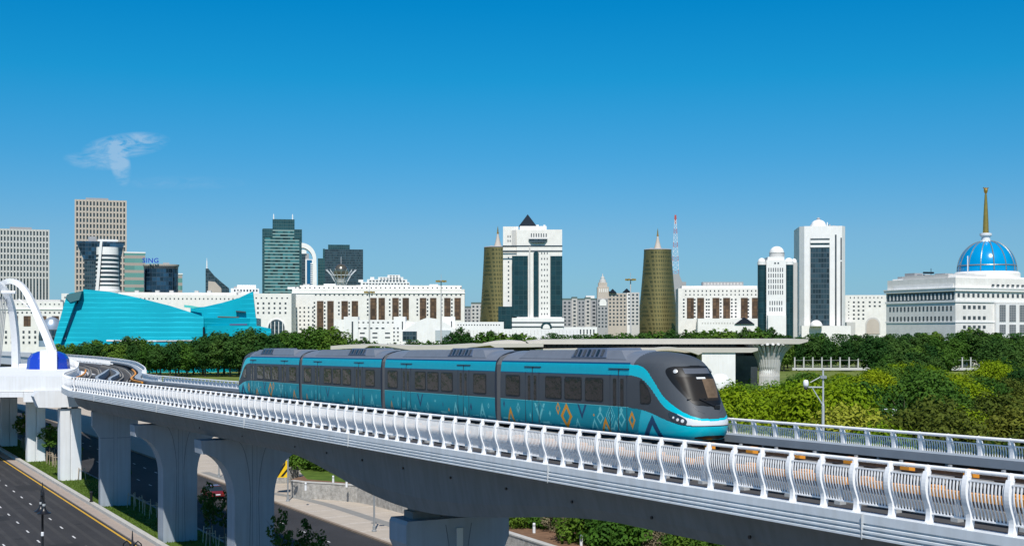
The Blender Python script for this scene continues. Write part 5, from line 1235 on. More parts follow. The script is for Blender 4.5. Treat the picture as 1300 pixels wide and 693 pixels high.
b.lathe('lantern', 1042.5, [(2.2, 277), (2.5, 275.6), (1.4, 274.4), (0, 273.6)], CM['grey'], y0=14, n=12); b.box('roof_plant', 1055, 1057, 283.5, 287, 3, CM['grey'], y0=10); b.box('roof_plant', 1052, 1053, 281, 287, 1, CM['white'], y0=8); b.box('roof_plant', 1059, 1063, 285, 287, 3, CM['grey'], y0=9)
b.box('podium', 1016, 1078, 413.5, None, 6, CM['white'], y0=-7); b.lathe('small_dome', 1034, [(8, 414)] + [(8 * cos(pi / 2 * i / 8), 414 - 7.6 * sin(pi / 2 * i / 8)) for i in range(1, 9)], CM['white'], y0=-9, n=26); b.done()
b = Bld('ministry_wing', 'white wing with square windows and an arch, between tall tower and palace', 1100, 940, face=.3)
b.box('wall', 1073, 1130, 374.5, None, 20, CM['stone']); b.grid(1077, 1122, 9, 376, 379.5, 1, .25, .5); b.grid(1081, 1099, 3, 381, 407, 5, .4, .4); b.grid(1101, 1120, 3, 381, 391, 2, .4, .4); b.grid(1076, 1079, 1, 381, 406, 6, .4, .3)
arch_face(b, 1108, 9.5, 402.5, 424, CM['lgrey'], -.25); arch_face(b, 1108, 8, 404.5, 424, CM['tan'], -.5); b.box('low_front', 1072, 1083, 409, None, 8, CM['lgrey'], y0=-9); b.done()

# ---- palace with blue dome
pal = empty('palace', (Xp(1213, 700), 700, 0), atan2(.417, .909), 'white palace with cornice bands, glazed hall and blue dome with golden spire', 'palace')
def pl(px): a = (px - CX) / F; return (700 * a - Xp(1213, 700)) / (.909 - .417 * a)
def pz_(py, l=0): return CH - (py - HY) * (700 + .417 * l) / F
SD = 55.0                                                  # length of the side wall
zc = pz_
MB().box(0, 62, 0, SD, 0, zc(369)).build('wall', CM['stone'], pal)
MB().box(.5, 62, .5, SD - .5, zc(369) , zc(352)).build('upper_wall', CM['stone'], pal)
MB().box(-.9, 62, -.9, SD + .9, zc(369.2), zc(366)).build('cornice', CM['white'], pal)
MB().box(-1.2, 62.5, -1.2, SD + 1.2, zc(366), zc(364.6)).build('cornice', CM['white'], pal)
MB().box(-.5, 62, -.5, SD + .5, zc(383.5), zc(380.8)).build('string_course', CM['white'], pal)
MB().box(-.3, 62, -.3, SD + .3, zc(409.5), zc(407.5)).build('string_course', CM['white'], pal)
MB().box(-.15, 0, 1, SD - 1, zc(380.5), zc(370.2)).build('window_band', CM['slate'], pal)
MB().box(3, 60, 3, SD - 2, zc(352), zc(350)).build('roof_edge', CM['white'], pal)
MB().box(.3, .8, 2, SD - 6, zc(364.5), zc(359.5)).build('balustrade', CM['white'], pal)
MB().box(2.5, 30, 8, SD - 12, zc(352), zc(347)).build('roof_storey', CM['lgrey'], pal)
for (y0, y1, t_) in ((36, 44, 343), (30, 34, 345), (46, 50, 347), (12, 20, 345.5)): MB().box(4, 10, y0, y1, zc(350), zc(t_)).build('roof_plant', CM['grey'], pal)
MB().tube([(5, 24, zc(347)), (5, 24, zc(338))], .15, 4).tube([(5, 22, zc(344)), (5, 30, zc(343))], .5, 6).build('aerial', CM['roofd'], pal)
wn = 0
def pw(x0, x1, y0, y1, t_, b_, mt=None, name='window'):
    global wn; wn += 1; unit(name, mt or CM['dkwin'], x0, x1, y0, y1, zc(b_), zc(t_), pal)
for i in range(17):
    yy = 2.6 + i * 3.02
    for t_ in (388, 401): pw(-.1, .02, yy, yy + 1.25, t_, t_ + 6.2)
    pw(-.28, -.14, yy, yy + 1.0, 372, 379.5, CM['white'], 'window_pier')
for i in range(16): 
    l = pl(1215.6 + i * 6.25); w = pl(1218.4 + i * 6.25) - l; pw(l, l + w, -.1, .02, 372.2, 377)
for i in range(5):
    l = pl(1222.5 + i * 6.3); w = pl(1226 + i * 6.3) - l; pw(l, l + w, -.1, .02, 387.5, 392); pw(l, l + w, -.1, .02, 401, 405.5); pw(l, l + w, -.1, .02, 413, 417)
for i in range(12):
    l = pl(1259 + i * 6.3); w = pl(1262.4 + i * 6.3) - l; pw(l, l + w, -.1, .02, 359.8, 362.2)
hall = MB().box(pl(1262), 62, -1.6, -.01, 0, zc(385)).build('glazed_hall', CM['white'], pal)
lat = mat('lattice glazing', (.16, .18, .19), .2, var=.1, scale=.2)
for (a, c) in ((1266, 1273.5), (1278.5, 1286.5), (1291.5, 1303), (1308, 1319)):
    for (t_, bt) in ((386.5, 408), (412, 424)):
        g_ = MB().box(pl(a), pl(c), -1.75, -1.61, zc(bt), zc(t_)).build('lattice_window', lat, pal); mm = MB(); n_ = 3
        for k in range(n_ + 1): xx = pl(a) + (pl(c) - pl(a)) * k / n_; mm.box(xx - .12, xx + .12, -1.85, -1.76, zc(bt), zc(t_))
        k = 0
        while t_ + k * 3.1 < bt: mm.box(pl(a), pl(c), -1.84, -1.77, zc(t_ + k * 3.1) - .1, zc(t_ + k * 3.1) + .1); k += 1
        mm.build('glazing_bar', CM['grey'], g_)
DX, DYY = 32.0, 22.0; wy = 700 + .417 * DX + .909 * DYY                    # dome centre in palace axes
DX = (Xp(1257, wy) - Xp(1213, 700) + .417 * DYY) / .909; wy = 700 + .417 * DX + .909 * DYY; kd = wy / F
def dz(py): return CH - (py - HY) * kd
MB().lathe([(40 * kd, dz(356)), (40 * kd, dz(348)), (38 * kd, dz(345.5)), (0, dz(345.4))], 48, DX, DYY).build('dome_drum', CM['stone'], pal, smooth='auto')
R_ = 35.5 * kd; zb = dz(344.5); HD = (344.5 - 306) * kd
dome = MB().lathe([(R_ * 1.0, zb - .8), (R_, zb)] + [(R_ * cos(a) ** .92, zb + HD * sin(a)) for a in [pi / 2 * i / 18 for i in range(1, 18)]] + [(R_ * .08, zb + HD)], 64, DX, DYY).build('dome', CM['dome'], pal, smooth=True)
for i in range(14):
    a0 = 2 * pi * (i + .3) / 14; MB().tube([(DX + (R_ + .1) * cos(a) ** .92 * cos(a0), DYY + (R_ + .1) * cos(a) ** .92 * sin(a0), zb + (HD + .1) * sin(a)) for a in [pi / 2 * j / 16 for j in range(16)]], .30, 5).build('dome_rib', CM['domerib'], dome)
MB().lathe([(R_ * .985, zb + HD * .165), (R_ * .99 + .25, zb + HD * .17), (R_ * .98 + .2, zb + HD * .2), (R_ * .95, zb + HD * .21)], 64, DX, DYY).build('dome_ring', CM['domerib'], dome)
sx_ = DX - 0.8
MB().lathe([(8 * kd, dz(307)), (5.5 * kd, dz(305.5)), (5.2 * kd, dz(301)), (7.4 * kd, dz(299)), (7.4 * kd, dz(296.5)), (5 * kd, dz(296)), (0, dz(295.9))], 28, sx_, DYY).build('lantern', CM['steelw'], pal, smooth='auto')
MB().lathe([(3.7 * kd, dz(296)), (3.2 * kd, dz(280)), (2.2 * kd, dz(260)), (1.3 * kd, dz(246.5)), (0, dz(246.4))], 16, sx_, DYY).build('spire', CM['goldm'], pal, smooth='auto')
MB().lathe([(0, dz(246.6)), (1.6 * kd, dz(245.5)), (2.6 * kd, dz(242)), (1.8 * kd, dz(239)), (0, dz(238))], 14, sx_, DYY).tube([(sx_ - 4.2 * kd, DYY, dz(238.5)), (sx_, DYY, dz(241.5)), (sx_ + 4.2 * kd, DYY, dz(238.5))], .35, 5).build('finial', CM['goldm'], pal)
MB().tube([(DX - 22, DYY - 8, dz(350)), (DX - 22, DYY - 8, dz(327))], .3, 5).build('flagpole', CM['steelw'], pal)

# ---- turquoise hall
YT = 600; th = Bld('concert_hall', 'turquoise hall of slanting ribbed walls sweeping up to sharp corners', 205, YT, face=.55); T_ = CM['turq']
def slab(name, pts, y0, y1, mt, back=None):
    """polygon in photo pixels as an inclined thick wall; back = extra depth at the top"""
    n = len(pts); tops = min(p[1] for p in pts); bots = max(p[1] for p in pts); m_ = MB(); v = []
    for dd in (0, 1):
        for a, c in pts:
            lean = (back or 0) * (bots - c) / (bots - tops); v.append((th.x(a), y0 + lean + dd * (y1 - y0), th.z(c)))
    m_.add(v, [tuple(range(n)), tuple(range(n, 2 * n))[::-1]] + [(i, n + i, n + (i + 1) % n, (i + 1) % n) for i in range(n)]); o = m_.build(name, mt, th.r)
    bm = bmesh.new(); bm.from_mesh(o.data); bmesh.ops.recalc_face_normals(bm, faces=bm.faces); bm.to_mesh(o.data); bm.free(); return o
slab('front_wall', [(72, 452), (104, 367), (137, 370), (175, 378), (215, 388), (250, 399), (258, 402), (258.5, 431), (260, 452)], 0, 3, T_, 6)
slab('sweeping_wall', [(238, 452), (238, 389.5), (256, 388.5), (280, 383), (302, 376.5), (320, 368), (326, 420), (327, 452)], 12, 15, T_, 3)
slab('low_wall', [(259, 452), (259, 413.5), (310, 413), (328, 413.5), (345, 417), (347, 452)], 4, 8, T_, 1)
slab('end_fin', [(66, 452), (85, 374.5), (90, 372), (100, 371), (74, 452)], -3, 1, T_, 5)
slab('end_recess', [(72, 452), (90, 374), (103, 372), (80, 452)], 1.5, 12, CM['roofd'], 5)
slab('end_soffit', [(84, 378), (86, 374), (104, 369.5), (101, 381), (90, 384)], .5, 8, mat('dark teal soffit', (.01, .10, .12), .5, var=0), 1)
slab('end_glass', [(84, 430), (90, 386), (98, 386), (82, 432)], .2, 1, mat('pale end glass', (.3, .34, .42), .3, var=0), 5)
MB().prism([(th.x(95), 4), (th.x(256), 4), (th.x(325), 15), (th.x(325), 60), (th.x(95), 60)], 0, th.z(403)).build('hall_body', T_, th.r)
slab('slit_window', [(260, 411), (260, 413), (313, 412.6), (313, 410.6)], 9.5, 12.3, mat('mauve glass', (.10, .12, .22), .3, var=0))
slab('slit_window', [(298, 393.5), (298, 395), (311, 396), (311, 394.5)], 11.8, 14, CM['dkwin']); slab('slit_window', [(274, 401), (274, 402), (302, 402.6), (302, 401.6)], 11.8, 14, mat('rust slit', (.18, .12, .08), .5, var=0))
slab('dark_joint', [(257.6, 452), (257.6, 415), (259.4, 415), (259.4, 452)], 0.3, 4.2, CM['roofd'])
slab('white_sill', [(135, 431.2), (135, 433), (200, 433.5), (200, 431.8)], 1.0, 1.6, CM['white']); slab('white_sill', [(198, 431.8), (198, 433.5), (244, 433), (244, 431.3)], .8, 1.6, CM['lgrey'])
slab('canopy_piece', [(232, 386.5), (232, 389.5), (244, 391), (252, 389.5), (242, 387.5)], 6, 12, mat('pale turquoise', (.10, .55, .50), .4, var=0))
th.done()

# ---- floodlight masts
for px, t_, lb in ((469, 366, 'tall grey floodlight mast left of the institute tent roof'), (560, 352, 'tall grey floodlight mast in front of the ministry bronze bays'), (800.5, 350, 'tall floodlight mast beside the clear gold cone')):
    Y_ = 720; b = Bld('floodlight_mast', lb, px, Y_, 0, 'floodlight mast', 'floodlight masts')
    MB().lathe([(.55, 0), (.28, b.z(t_ + 4)), (0, b.z(t_ + 4))], 8).build('pole', CM['lgrey'], b.r)
    MB().lathe([(1.2, b.z(t_ + 5.5)), (2.3, b.z(t_ + 4.8)), (2.3, b.z(t_ + 4)), (0, b.z(t_ + 3.6))], 12).build('lamp_ring', CM['grey'], b.r)
    MB().tube([(0, 0, b.z(t_ + 4)), (0, 0, b.z(t_ - 4))], .12, 4).build('lightning_rod', CM['grey'], b.r)
    for i in range(6): a = 2 * pi * i / 6; MB().box(-.6, .6, -.4, .4, -.5, .5).build('floodlight', CM['goldm'], b.r, loc=(2.4 * cos(a), 2.4 * sin(a), b.z(t_ + 5)))
# ---- long white perimeter wall before the pyramid tower
b = Bld('perimeter_wall', 'long low white wall with piers below the white tower', 690, 700, 0, 'wall')
b.box('wall', 576, 735, 417.5, None, 1, CM['white']); b.grid(590, 735, 32, 419, 424, 1, .12, 1, mt=CM['lgrey'], y0=0, name='pier'); b.done()
b = Bld('low_building', 'low white arcade right of the pyramid tower', 745, 800, 0)
b.box('wall', 716, 758, 415, None, 8, CM['white']); b.grid(718, 756, 9, 418, 424, 1, .4, 1); b.done()
# ---- station hall with sweeping canopy
YS = 430; st = Bld('station', 'long low station with sweeping beige canopy behind the train', 760, YS, 0, 'station')
def cz(p): return [(st.x(a), st.z(c)) for a, c in p]
MB().prism(cz([(668, 433), (690, 431.2), (860, 430.6), (1026, 430.4), (1026, 433.5), (1015, 436.6), (690, 436.8), (672, 436)]), 0, 34, axis='y').build('upper_canopy', CM['canopy'], st.r)
MB().prism(cz([(680, 442.5), (800, 441), (958, 441.2), (958, 444.5), (950, 447), (680, 447)]), -6, 22, axis='y').build('lower_canopy', CM['canopy'], st.r)
up = [(x_, 438.6 - .5 * (x_ - 425) / 40 - (1.2 * sin((x_ - 425) / 26)) * (1 if x_ < 600 else 0)) for x_ in range(425, 690, 6)]
def wave(x_): return 4.5 + (3.4 * sin((x_ - 515) / 26) if 470 < x_ < 625 else 0)
lo = [(x_, yv + max(1.6, wave(x_))) for x_, yv in up][::-1]
MB().prism(cz(up + lo), -10, 14, axis='y').build('wave_canopy', CM['canopy'], st.r)
MB().prism(cz([(598, 441), (612, 436), (628, 433), (645, 432), (662, 433), (670, 435), (676, 441)]), 2, 30, axis='y').build('humped_roof', CM['canopy'], st.r)
ov = [(800 + i * 4.2, 447 - 7.2 * sin(pi * i / 20) ** .8) for i in range(21)]
MB().prism(cz(ov + [(a - (a - 842) * .12, c + 2.4) for a, c in ov[::-1]]), -14, -7, axis='y').build('arched_canopy', CM['canopy'], st.r)
MB().prism(cz([(430, 444), (520, 441.5), (690, 440), (690, 500), (430, 500)]), 16, 17, axis='y').build('back_wall', CM['slate'], st.r)
st.box('wall', 888, 930, 447.2, None, 12, CM['white'], y0=-5.5); st.box('recess', 690, 970, 436.9, None, 1, CM['slate'], y0=15)
st.box('wall', 930, 966, 452, None, .5, CM['dkwin'], y0=6)  # dark sheet stands in for the shaded void under the canopy
for i in range(15):    # flaring ribs of the tree-like column
    a = pi * i / 14; ca, sa = cos(a), -sin(a)
    q = [(12, 490), (11.5, 478), (12, 466), (14.5, 456), (19, 447), (26, 439.5), (31, 436.7)]
    MB().tube([(st.x(981) + r_ * ca * st.k, 6 + r_ * sa * st.k * .8, st.z(py)) for r_, py in q], .55, 6).build('column_rib', CM['lgrey'], st.r)
    if i in (0, 14): continue
MB().lathe([(10.5 * st.k, 0), (10.5 * st.k, st.z(478)), (11 * st.k, st.z(466)), (13 * st.k, st.z(456)), (17.5 * st.k, st.z(447)), (24 * st.k, st.z(440)), (28 * st.k, st.z(436.8))], 28, st.x(981), 6, sy=.8).build('column_core', CM['dkwin'], st.r, smooth=True)
MB().lathe([(12.4 * st.k, 0), (12.4 * st.k, st.z(461)), (11 * st.k, st.z(460))], 28, st.x(981), 6, sy=.8).build('column_plinth', CM['white'], st.r, smooth='auto')
st.done()
b = Bld('pavilion', 'rounded white shell pavilion just right of the train nose', 914, 380, 0)
b.lathe('shell', 914, [(13, 492), (13.2, 486), (12, 480), (8.5, 476), (4, 474.4), (0, 474)], CM['white'], n=26, sy=.8)
b.done()
# ---- palace-ground fence: white pillars on a low wall
def pillar_fence(label, p0, p1, Y):
    b = Bld('pillar_fence', label, (p0 + p1) / 2, Y, 0, 'fence'); b.box('base_wall', p0 - 3, p1 + 6, 466.5, 469.8, .8, CM['lgrey']); n = int((p1 - p0) / 10.6)
    for i in range(n + 1):
        px = p0 + i * (p1 - p0) / n; unit('pillar', CM['lgrey'], b.x(px) - .26, b.x(px) + .26, -.05, .6, b.z(466.5), b.z(454), b.r); unit('pillar_cap', CM['lgrey'], b.x(px) - .36, b.x(px) + .36, -.15, .7, b.z(454), b.z(453.4), b.r)
    for py in (457, 464): b.box('fence_rail', p0, p1, py, py + .35, .1, CM['grey'], y0=.3)
pillar_fence('white-pillared fence left stretch, beyond the bright green trees', 1009, 1101, 600); pillar_fence('white-pillared fence short right stretch before the dark wood', 1211, 1254, 600)
# ------------------------------------------------------------------ vegetation
rng = random.Random(11)
LM = dict(
    bright=leafmat('bright green leaves', (.19, .275, .005), (.12, .19, .004), .16),
    yellow=leafmat('yellow-green leaves', (.26, .30, .035), (.17, .23, .018), .12),
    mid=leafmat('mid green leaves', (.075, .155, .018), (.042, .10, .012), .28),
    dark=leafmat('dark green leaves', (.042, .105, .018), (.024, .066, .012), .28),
    deep=leafmat('olive leaves', (.105, .13, .016), (.055, .078, .010), .25),
    hedge=leafmat('hedge leaves', (.075, .155, .015), (.035, .085, .010), .15),
    dry=leafmat('dry shrub leaves', (.17, .15, .085), (.10, .09, .05), .12, .1),
)
def leaf(mb, p, n, s, rg):
    u = n.cross(Vector((rg.uniform(-1, 1), rg.uniform(-1, 1), rg.uniform(-1, 1)))).normalized(); w = n.cross(u).normalized()
    a = s * rg.uniform(.6, 1.15); c = s * rg.uniform(.35, .7)
    b = len(mb.v); mb.v += [tuple(p - u * a), tuple(p - w * c + u * a * .1), tuple(p + u * a), tuple(p + w * c)]; mb.f.append((b, b + 1, b + 2, b + 3)); mb.m.append(0)
def crown(kind, H, Wd, n, ls, seed, mt):
    rg = random.Random(seed); mb = MB(); lobes = []
    z0 = {'round': .22, 'tall': .16, 'cone': .08, 'bush': .0, 'sapling': .34, 'broad': .2}[kind] * H
    nl = {'round': 20, 'tall': 24, 'cone': 22, 'bush': 14, 'sapling': 12, 'broad': 26}[kind]
    for i in range(nl):
        t = (i + .5) / nl; z = z0 + (H - z0) * (.08 + .86 * t)
        if kind == 'cone': rr = (1 - t) ** .8
        elif kind in ('tall', 'sapling'): rr = sin(pi * min(1, t * .9 + .12)) ** .7
        else: rr = sin(pi * min(1, (t * .86 + .12))) ** .6
        a = i * 2.4 + rg.uniform(-.5, .5); q = rg.uniform(.35, .85)
        R_l = Wd / 2 * rr * rg.uniform(.26, .52) + Wd * .05
        lobes.append((Vector((cos(a) * Wd / 2 * rr * q, sin(a) * Wd / 2 * rr * q, z)), R_l))
    tot = sum(r * r for _, r in lobes)
    for c, r in lobes:
        k = int(n * r * r / tot)
        for _ in range(k):
            d = Vector((rg.gauss(0, 1), rg.gauss(0, 1), rg.gauss(0, 1) * .9 + .15)).normalized()
            f = rg.uniform(.55, 1.12) ** .6
            if kind == 'cone': f *= rg.uniform(.75, 1.05)
            p = c + Vector((d.x * r * f, d.y * r * f, d.z * r * f * .85))
            if p.z < z0 * .5: continue
            nn = (d + Vector((rg.uniform(-.7, .7), rg.uniform(-.7, .7), rg.uniform(-.2, .9)))).normalized()
            leaf(mb, p, nn, ls, rg)
    # stray twigs break the outline
    for _ in range(int(n * .05)):
        c, r = rg.choice(lobes); d = Vector((rg.gauss(0, 1), rg.gauss(0, 1), rg.gauss(0, 1) + .5)).normalized(); leaf(mb, c + d * r * rg.uniform(1.1, 1.4), d, ls, rg)
    o = mb.build('crown', mt); me = o.data; bpy.data.objects.remove(o); return me
def trunk(H, r, seed, multi=False):
    rg = random.Random(seed); mb = MB()
    for k in range(3 if multi else 1):
        dx, dy = rg.uniform(-.15, .15) * H * .3, rg.uniform(-.15, .15) * H * .3
        mb.tube([(0, 0, -.2), (dx * .2, dy * .2, H * .3), (dx, dy, H * .6), (dx * 1.4, dy * 1.4, H * .86)], [r * 1.2, r * .85, r * .5, r * .12], 7)
    for k in range(5):
        a = k * 2.4 + seed; z = H * (.26 + .1 * k); L_ = H * .20
        mb.tube([(0, 0, z), (cos(a) * L_ * .6, sin(a) * L_ * .6, z + L_ * .5), (cos(a) * L_, sin(a) * L_, z + L_ * .95)], [r * .45, r * .25, r * .06], 5)
    o = mb.build('trunk', MT['bark']); me = o.data; bpy.data.objects.remove(o); return me
PR = {}
def proto(key, kind, H, Wd, n, ls, mt, r, variants=3):
    PR[key] = [(crown(kind, H, Wd, n, ls, hash((key, v)) % 9999 if False else sum(map(ord, key)) + v * 17, LM[mt]), trunk(H, r, v + len(key), kind == 'bush'), H, Wd) for v in range(variants)]
proto('bright_near', 'broad', 9, 10, 5200, .30, 'bright', .22)
proto('yellow_near', 'broad', 8, 9, 5200, .28, 'yellow', .20, 2)
proto('deep_near', 'round', 9, 9, 5200, .28, 'deep', .22, 2)
proto('mid_near', 'round', 9, 9, 4800, .30, 'mid', .22)
proto('conifer', 'cone', 9, 5, 3600, .26, 'dark', .18, 2)
proto('dark_far', 'round', 14, 11, 3000, .50, 'dark', .28)
proto('mid_far', 'tall', 16, 10, 3000, .50, 'mid', .28)
proto('dark_tall', 'tall', 17, 9, 3000, .50, 'dark', .28)
proto('small_far', 'tall', 9, 6, 1200, .42, 'mid', .18)
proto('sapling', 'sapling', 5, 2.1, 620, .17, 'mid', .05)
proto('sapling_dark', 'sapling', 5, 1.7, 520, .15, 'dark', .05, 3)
proto('hedge_bush', 'bush', 2.2, 4.4, 2600, .17, 'hedge', .07)
proto('dry_bush', 'bush', 1.8, 3.0, 1300, .13, 'dry', .05, 1)
NT = 0
def tree(key, x, y, z, H, label, group, wide=1.0, name='tree', cat='tree'):
    global NT; NT += 1
    cm, tm, h0, w0 = rng.choice(PR[key]); s = H / h0
    r = empty(name, (x, y, z), rng.uniform(0, 6.28), label, cat, group); r.scale = (s * wide, s * wide, s)
    for nm, me in (('trunk', tm), ('crown', cm)):
        o = bpy.data.objects.new(nm, me); COL.objects.link(o); o.parent = r
    return r
def zcap(ytop, Y): return CH - (ytop - HY) * Y / F
TZ = 1.9
# --- park on the right, near to far
rows = []; Y = 128.0
while Y < 425:
    rows.append(Y); Y += 8.5 + Y * .014
nA = 0
for ri, Y in enumerate(rows):
    step = 7.8 + Y * .010; x = (908 - CX) / F * Y - 2 + (ri % 2) * step / 2; xm = (1335 - CX) / F * Y + 4
    while x < xm:
        xx, yy = x + rng.uniform(-1.4, 1.4), Y + rng.uniform(-2, 2); x += step; px = CX + xx / yy * F
        if .878 * xx + .479 * yy < 62: continue
        base = TZ if yy < 330 else 0
        if px < 1005:
            cap = 492 if yy > 250 else 480
            if px < 1000 and yy > 150: cap = 496 if px < 935 else 484 if px < 958 else 492
        elif px < 1106: cap = 473 if yy > 200 else 478
        elif px < 1200: cap = 462
        elif px < 1256: cap = 474
        else: cap = 458 if yy > 300 else 480
        if px > 1180 and yy < 200: cap = 505
        if px > 1265 and yy < 200: cap = 492
        H = min(rng.uniform(5.5, 10.8) + (yy > 300) * 2, zcap(cap + rng.uniform(0, 16), yy) - base)
        if H < 2.5: continue
        u = rng.random()
        if px > 1262 and yy < 260: key = 'deep_near'
        elif px < 1080 and yy < 330: key = 'bright_near' if u < .96 else 'mid_near'
        elif px < 1080: key = 'bright_near' if u < .72 else 'mid_near'
        elif px < 1150: key = ('conifer' if u < .3 else 'mid_near' if u < .55 else 'bright_near') if yy > 150 else ('deep_near' if u < .5 else 'bright_near')
        elif px < 1215 and yy < 230: key = 'deep_near' if u < .55 else 'mid_near'
        elif px < 1262: key = 'bright_near' if u < .6 else 'mid_near'
        else: key = 'dark_far' if yy > 260 else 'deep_near'
        if 1052 < px < 1098 and yy < 165: key = 'yellow_near'
        if key == 'conifer' and 1090 < px < 1130: H = min(H + 1.5, 11)
        zn = 'right of the train nose' if px < 975 else 'left of the mast' if px < 1040 else 'right of the mast' if px < 1110 else 'below the white tower' if px < 1180 else 'below the palace' if px < 1262 else 'at the right edge'
        dn = 'just behind the railing' if yy < 165 else 'mid-park' if yy < 290 else 'at the park edge'
        hn = 'low ' if H < 7 else 'tall ' if H > 9.3 else ''
        lab = dict(bright_near=('bright green leafy tree in the park right of the train', 'bright green park trees'), yellow_near=('pale yellow-green flowering tree by the camera mast', 'pale yellow-green trees by the mast'), deep_near=('olive-dark tree at the right of the park, behind the far railing', 'olive park trees'),
            mid_near=('mid green tree scattered in the park', 'mid green park trees'), conifer=('small dark conical tree among the bright park trees', 'conical park trees'), dark_far=('dark round tree near the right edge, below the palace', 'dark round trees below the palace'))[key]
        wide = max(1, min(1.45, rng.uniform(7.5, 10.5) / (PR[key][0][3] * H / PR[key][0][2]))) if key != 'conifer' else 1
        tn = dict(bright_near='bright green tree', yellow_near='pale yellow-green tree', deep_near='olive tree', mid_near='mid green tree', conifer='dark conical tree', dark_far='dark round tree')[key]
        tree(key, xx, yy, base, H, hn + tn + ' ' + dn + ', ' + zn, lab[1], wide); nA += 1
# --- dark wood behind the fence and in front of the palace
nB = 0
for ri, Y in enumerate((470, 535, 625, 660)):
    px = 985 + ri * 5
    while px < 1335:
        p = px + rng.uniform(-3, 3); px += (19 if Y > 600 else 17)
        if Y < 600 and not (1108 < p < 1203 or p > 1262): continue
        top = 424 + rng.uniform(-5, 5) + (4 if p < 1080 else 0) - (6 if 1215 < p < 1250 else 0) + (26 if Y == 470 else 10 if Y == 535 else 0)
        tree(rng.choice(('dark_tall', 'mid_far', 'dark_tall') if Y > 600 else ('dark_far', 'dark_far', 'mid_far')), Xp(p, Y), Y + rng.uniform(-6, 6), 0, zcap(top, Y), 'tall dark tree ' + ('in front of the pillared fence gap' if Y < 600 and p < 1210 else 'near the right edge of the wood' if p > 1262 else 'behind the left pillared fence' if p < 1106 else 'behind the right pillared fence' if 1205 < p else 'below the white arch wing') + ('' if Y < 600 or Y > 640 else ', front row'), 'dark wood below the palace', 1.25); nB += 1
# --- belt before the turquoise hall
for ri, (Y, p0, p1, st_) in enumerate(((548, 70, 350, 17), (566, 78, 432, 15))):
    px = p0
    while px < p1:
        p = px + rng.uniform(-4, 4); px += st_
        top = interp([(70, 441), (100, 436), (120, 430), (150, 437), (170, 430), (195, 431), (205, 440), (240, 433), (280, 424), (330, 421), (350, 428), (365, 418), (420, 417), (440, 428)], p) + rng.uniform(-6, 1) + (5 if ri == 0 else 0)
        key = 'mid_far' if p > 340 or rng.random() < .25 else 'dark_tall' if rng.random() < .6 else 'dark_far'
        tree(key, Xp(p, Y), Y, 0, zcap(top, Y), 'dark green tree before the turquoise hall, ' + ('left end' if p < 110 else 'front wall' if p < 250 else 'right corner') + (', front row' if ri == 0 else ', back row') if p < 345 else 'mid green tree behind the rear carriage, before the white ministry', 'trees before the turquoise hall' if p < 345 else 'trees behind the rear carriage', 1.25)
# --- thinner trees along the skyline, beyond the station
px = 436
while px < 1000:
    p = px + rng.uniform(-3, 3); Y = 640 + rng.uniform(-15, 15)
    top = interp([(436, 430), (470, 428), (480, 432), (560, 431), (582, 413), (590, 414), (600, 427), (620, 418), (640, 419), (665, 424), (700, 426), (740, 424), (800, 420), (860, 417), (930, 417), (975, 411), (990, 420), (1000, 420)], p) + rng.uniform(-3, 4)
    tree('small_far' if rng.random() < .7 else 'dark_tall', Xp(p, Y), Y, 0, max(6, zcap(top, Y)), 'slender green tree on the skyline, ' + ('below the low white institute' if p < 600 else 'below the pyramid-roofed tower' if p < 720 else 'below the grey and tan flats' if p < 805 else 'below the clear gold cone' if p < 862 else 'below the right ministry wing' if p < 960 else 'below the domed tower'), 'skyline trees beyond the station', 1.1); px += 13.5
# --- far wood masses that read as one
def mass(name, label, spots, n, ls, mt, seed):
    rg = random.Random(seed); mb = MB()
    for (x, y, z0, rx, ry, h) in spots:
        for _ in range(n):
            a = rg.uniform(0, 2 * pi); q = sqrt(rg.random()); zz = rg.random() ** .6; e_ = sqrt(max(0, 1 - (zz * .9) ** 2.2))
            p = Vector((x + cos(a) * rx * q * e_, y + sin(a) * ry * q * e_, z0 + h * zz)); leaf(mb, p, Vector((cos(a) * .4, sin(a) * .4 - .3, rg.uniform(.2, 1))).normalized(), ls, rg)
    o = mb.build(name, LM[mt]); return tag(o, label, 'wood' if 'wood' in name else 'undergrowth', kind='stuff')
sp = []
for i in range(44):
    p = 700 + i * 15.0 + rng.uniform(-4, 4); Yw = 690 + rng.uniform(-10, 10); sp.append((Xp(p, Yw), Yw, 0, 6.5, 5, zcap((425 if p > 1000 else 424) + rng.uniform(-3, 3), Yw)))
mass('far_wood', 'continuous dark wood along the horizon beyond the park', sp, 900, .62, 'dark', 5)
sp = []
for i in range(50):
    p = 60 + i * 7.8; Yw = 580 + rng.uniform(-3, 3); sp.append((Xp(p, Yw), Yw, 0, 4.5, 3, zcap(interp([(60, 448), (120, 441), (240, 440), (300, 431), (430, 429)], p) + rng.uniform(-2, 2), Yw)))
mass('belt_wood', 'dense lower growth filling the tree belt before the turquoise hall', sp, 450, .55, 'dark', 6)
sp = []
for Y in range(120, 440, 11):
    x = Xp(890, Y)
    while x < Xp(1330, Y) + 3:
        if .878 * x + .479 * Y > 61: sp.append((x + rng.uniform(-2, 2), Y + rng.uniform(-2, 2), (TZ if Y < 330 else 0), 5, 5, rng.uniform(1.6, 3.2)))
        x += 8.5
mass('undergrowth', 'green undergrowth filling the gaps between the park trees', sp, 130, .42, 'mid', 7)
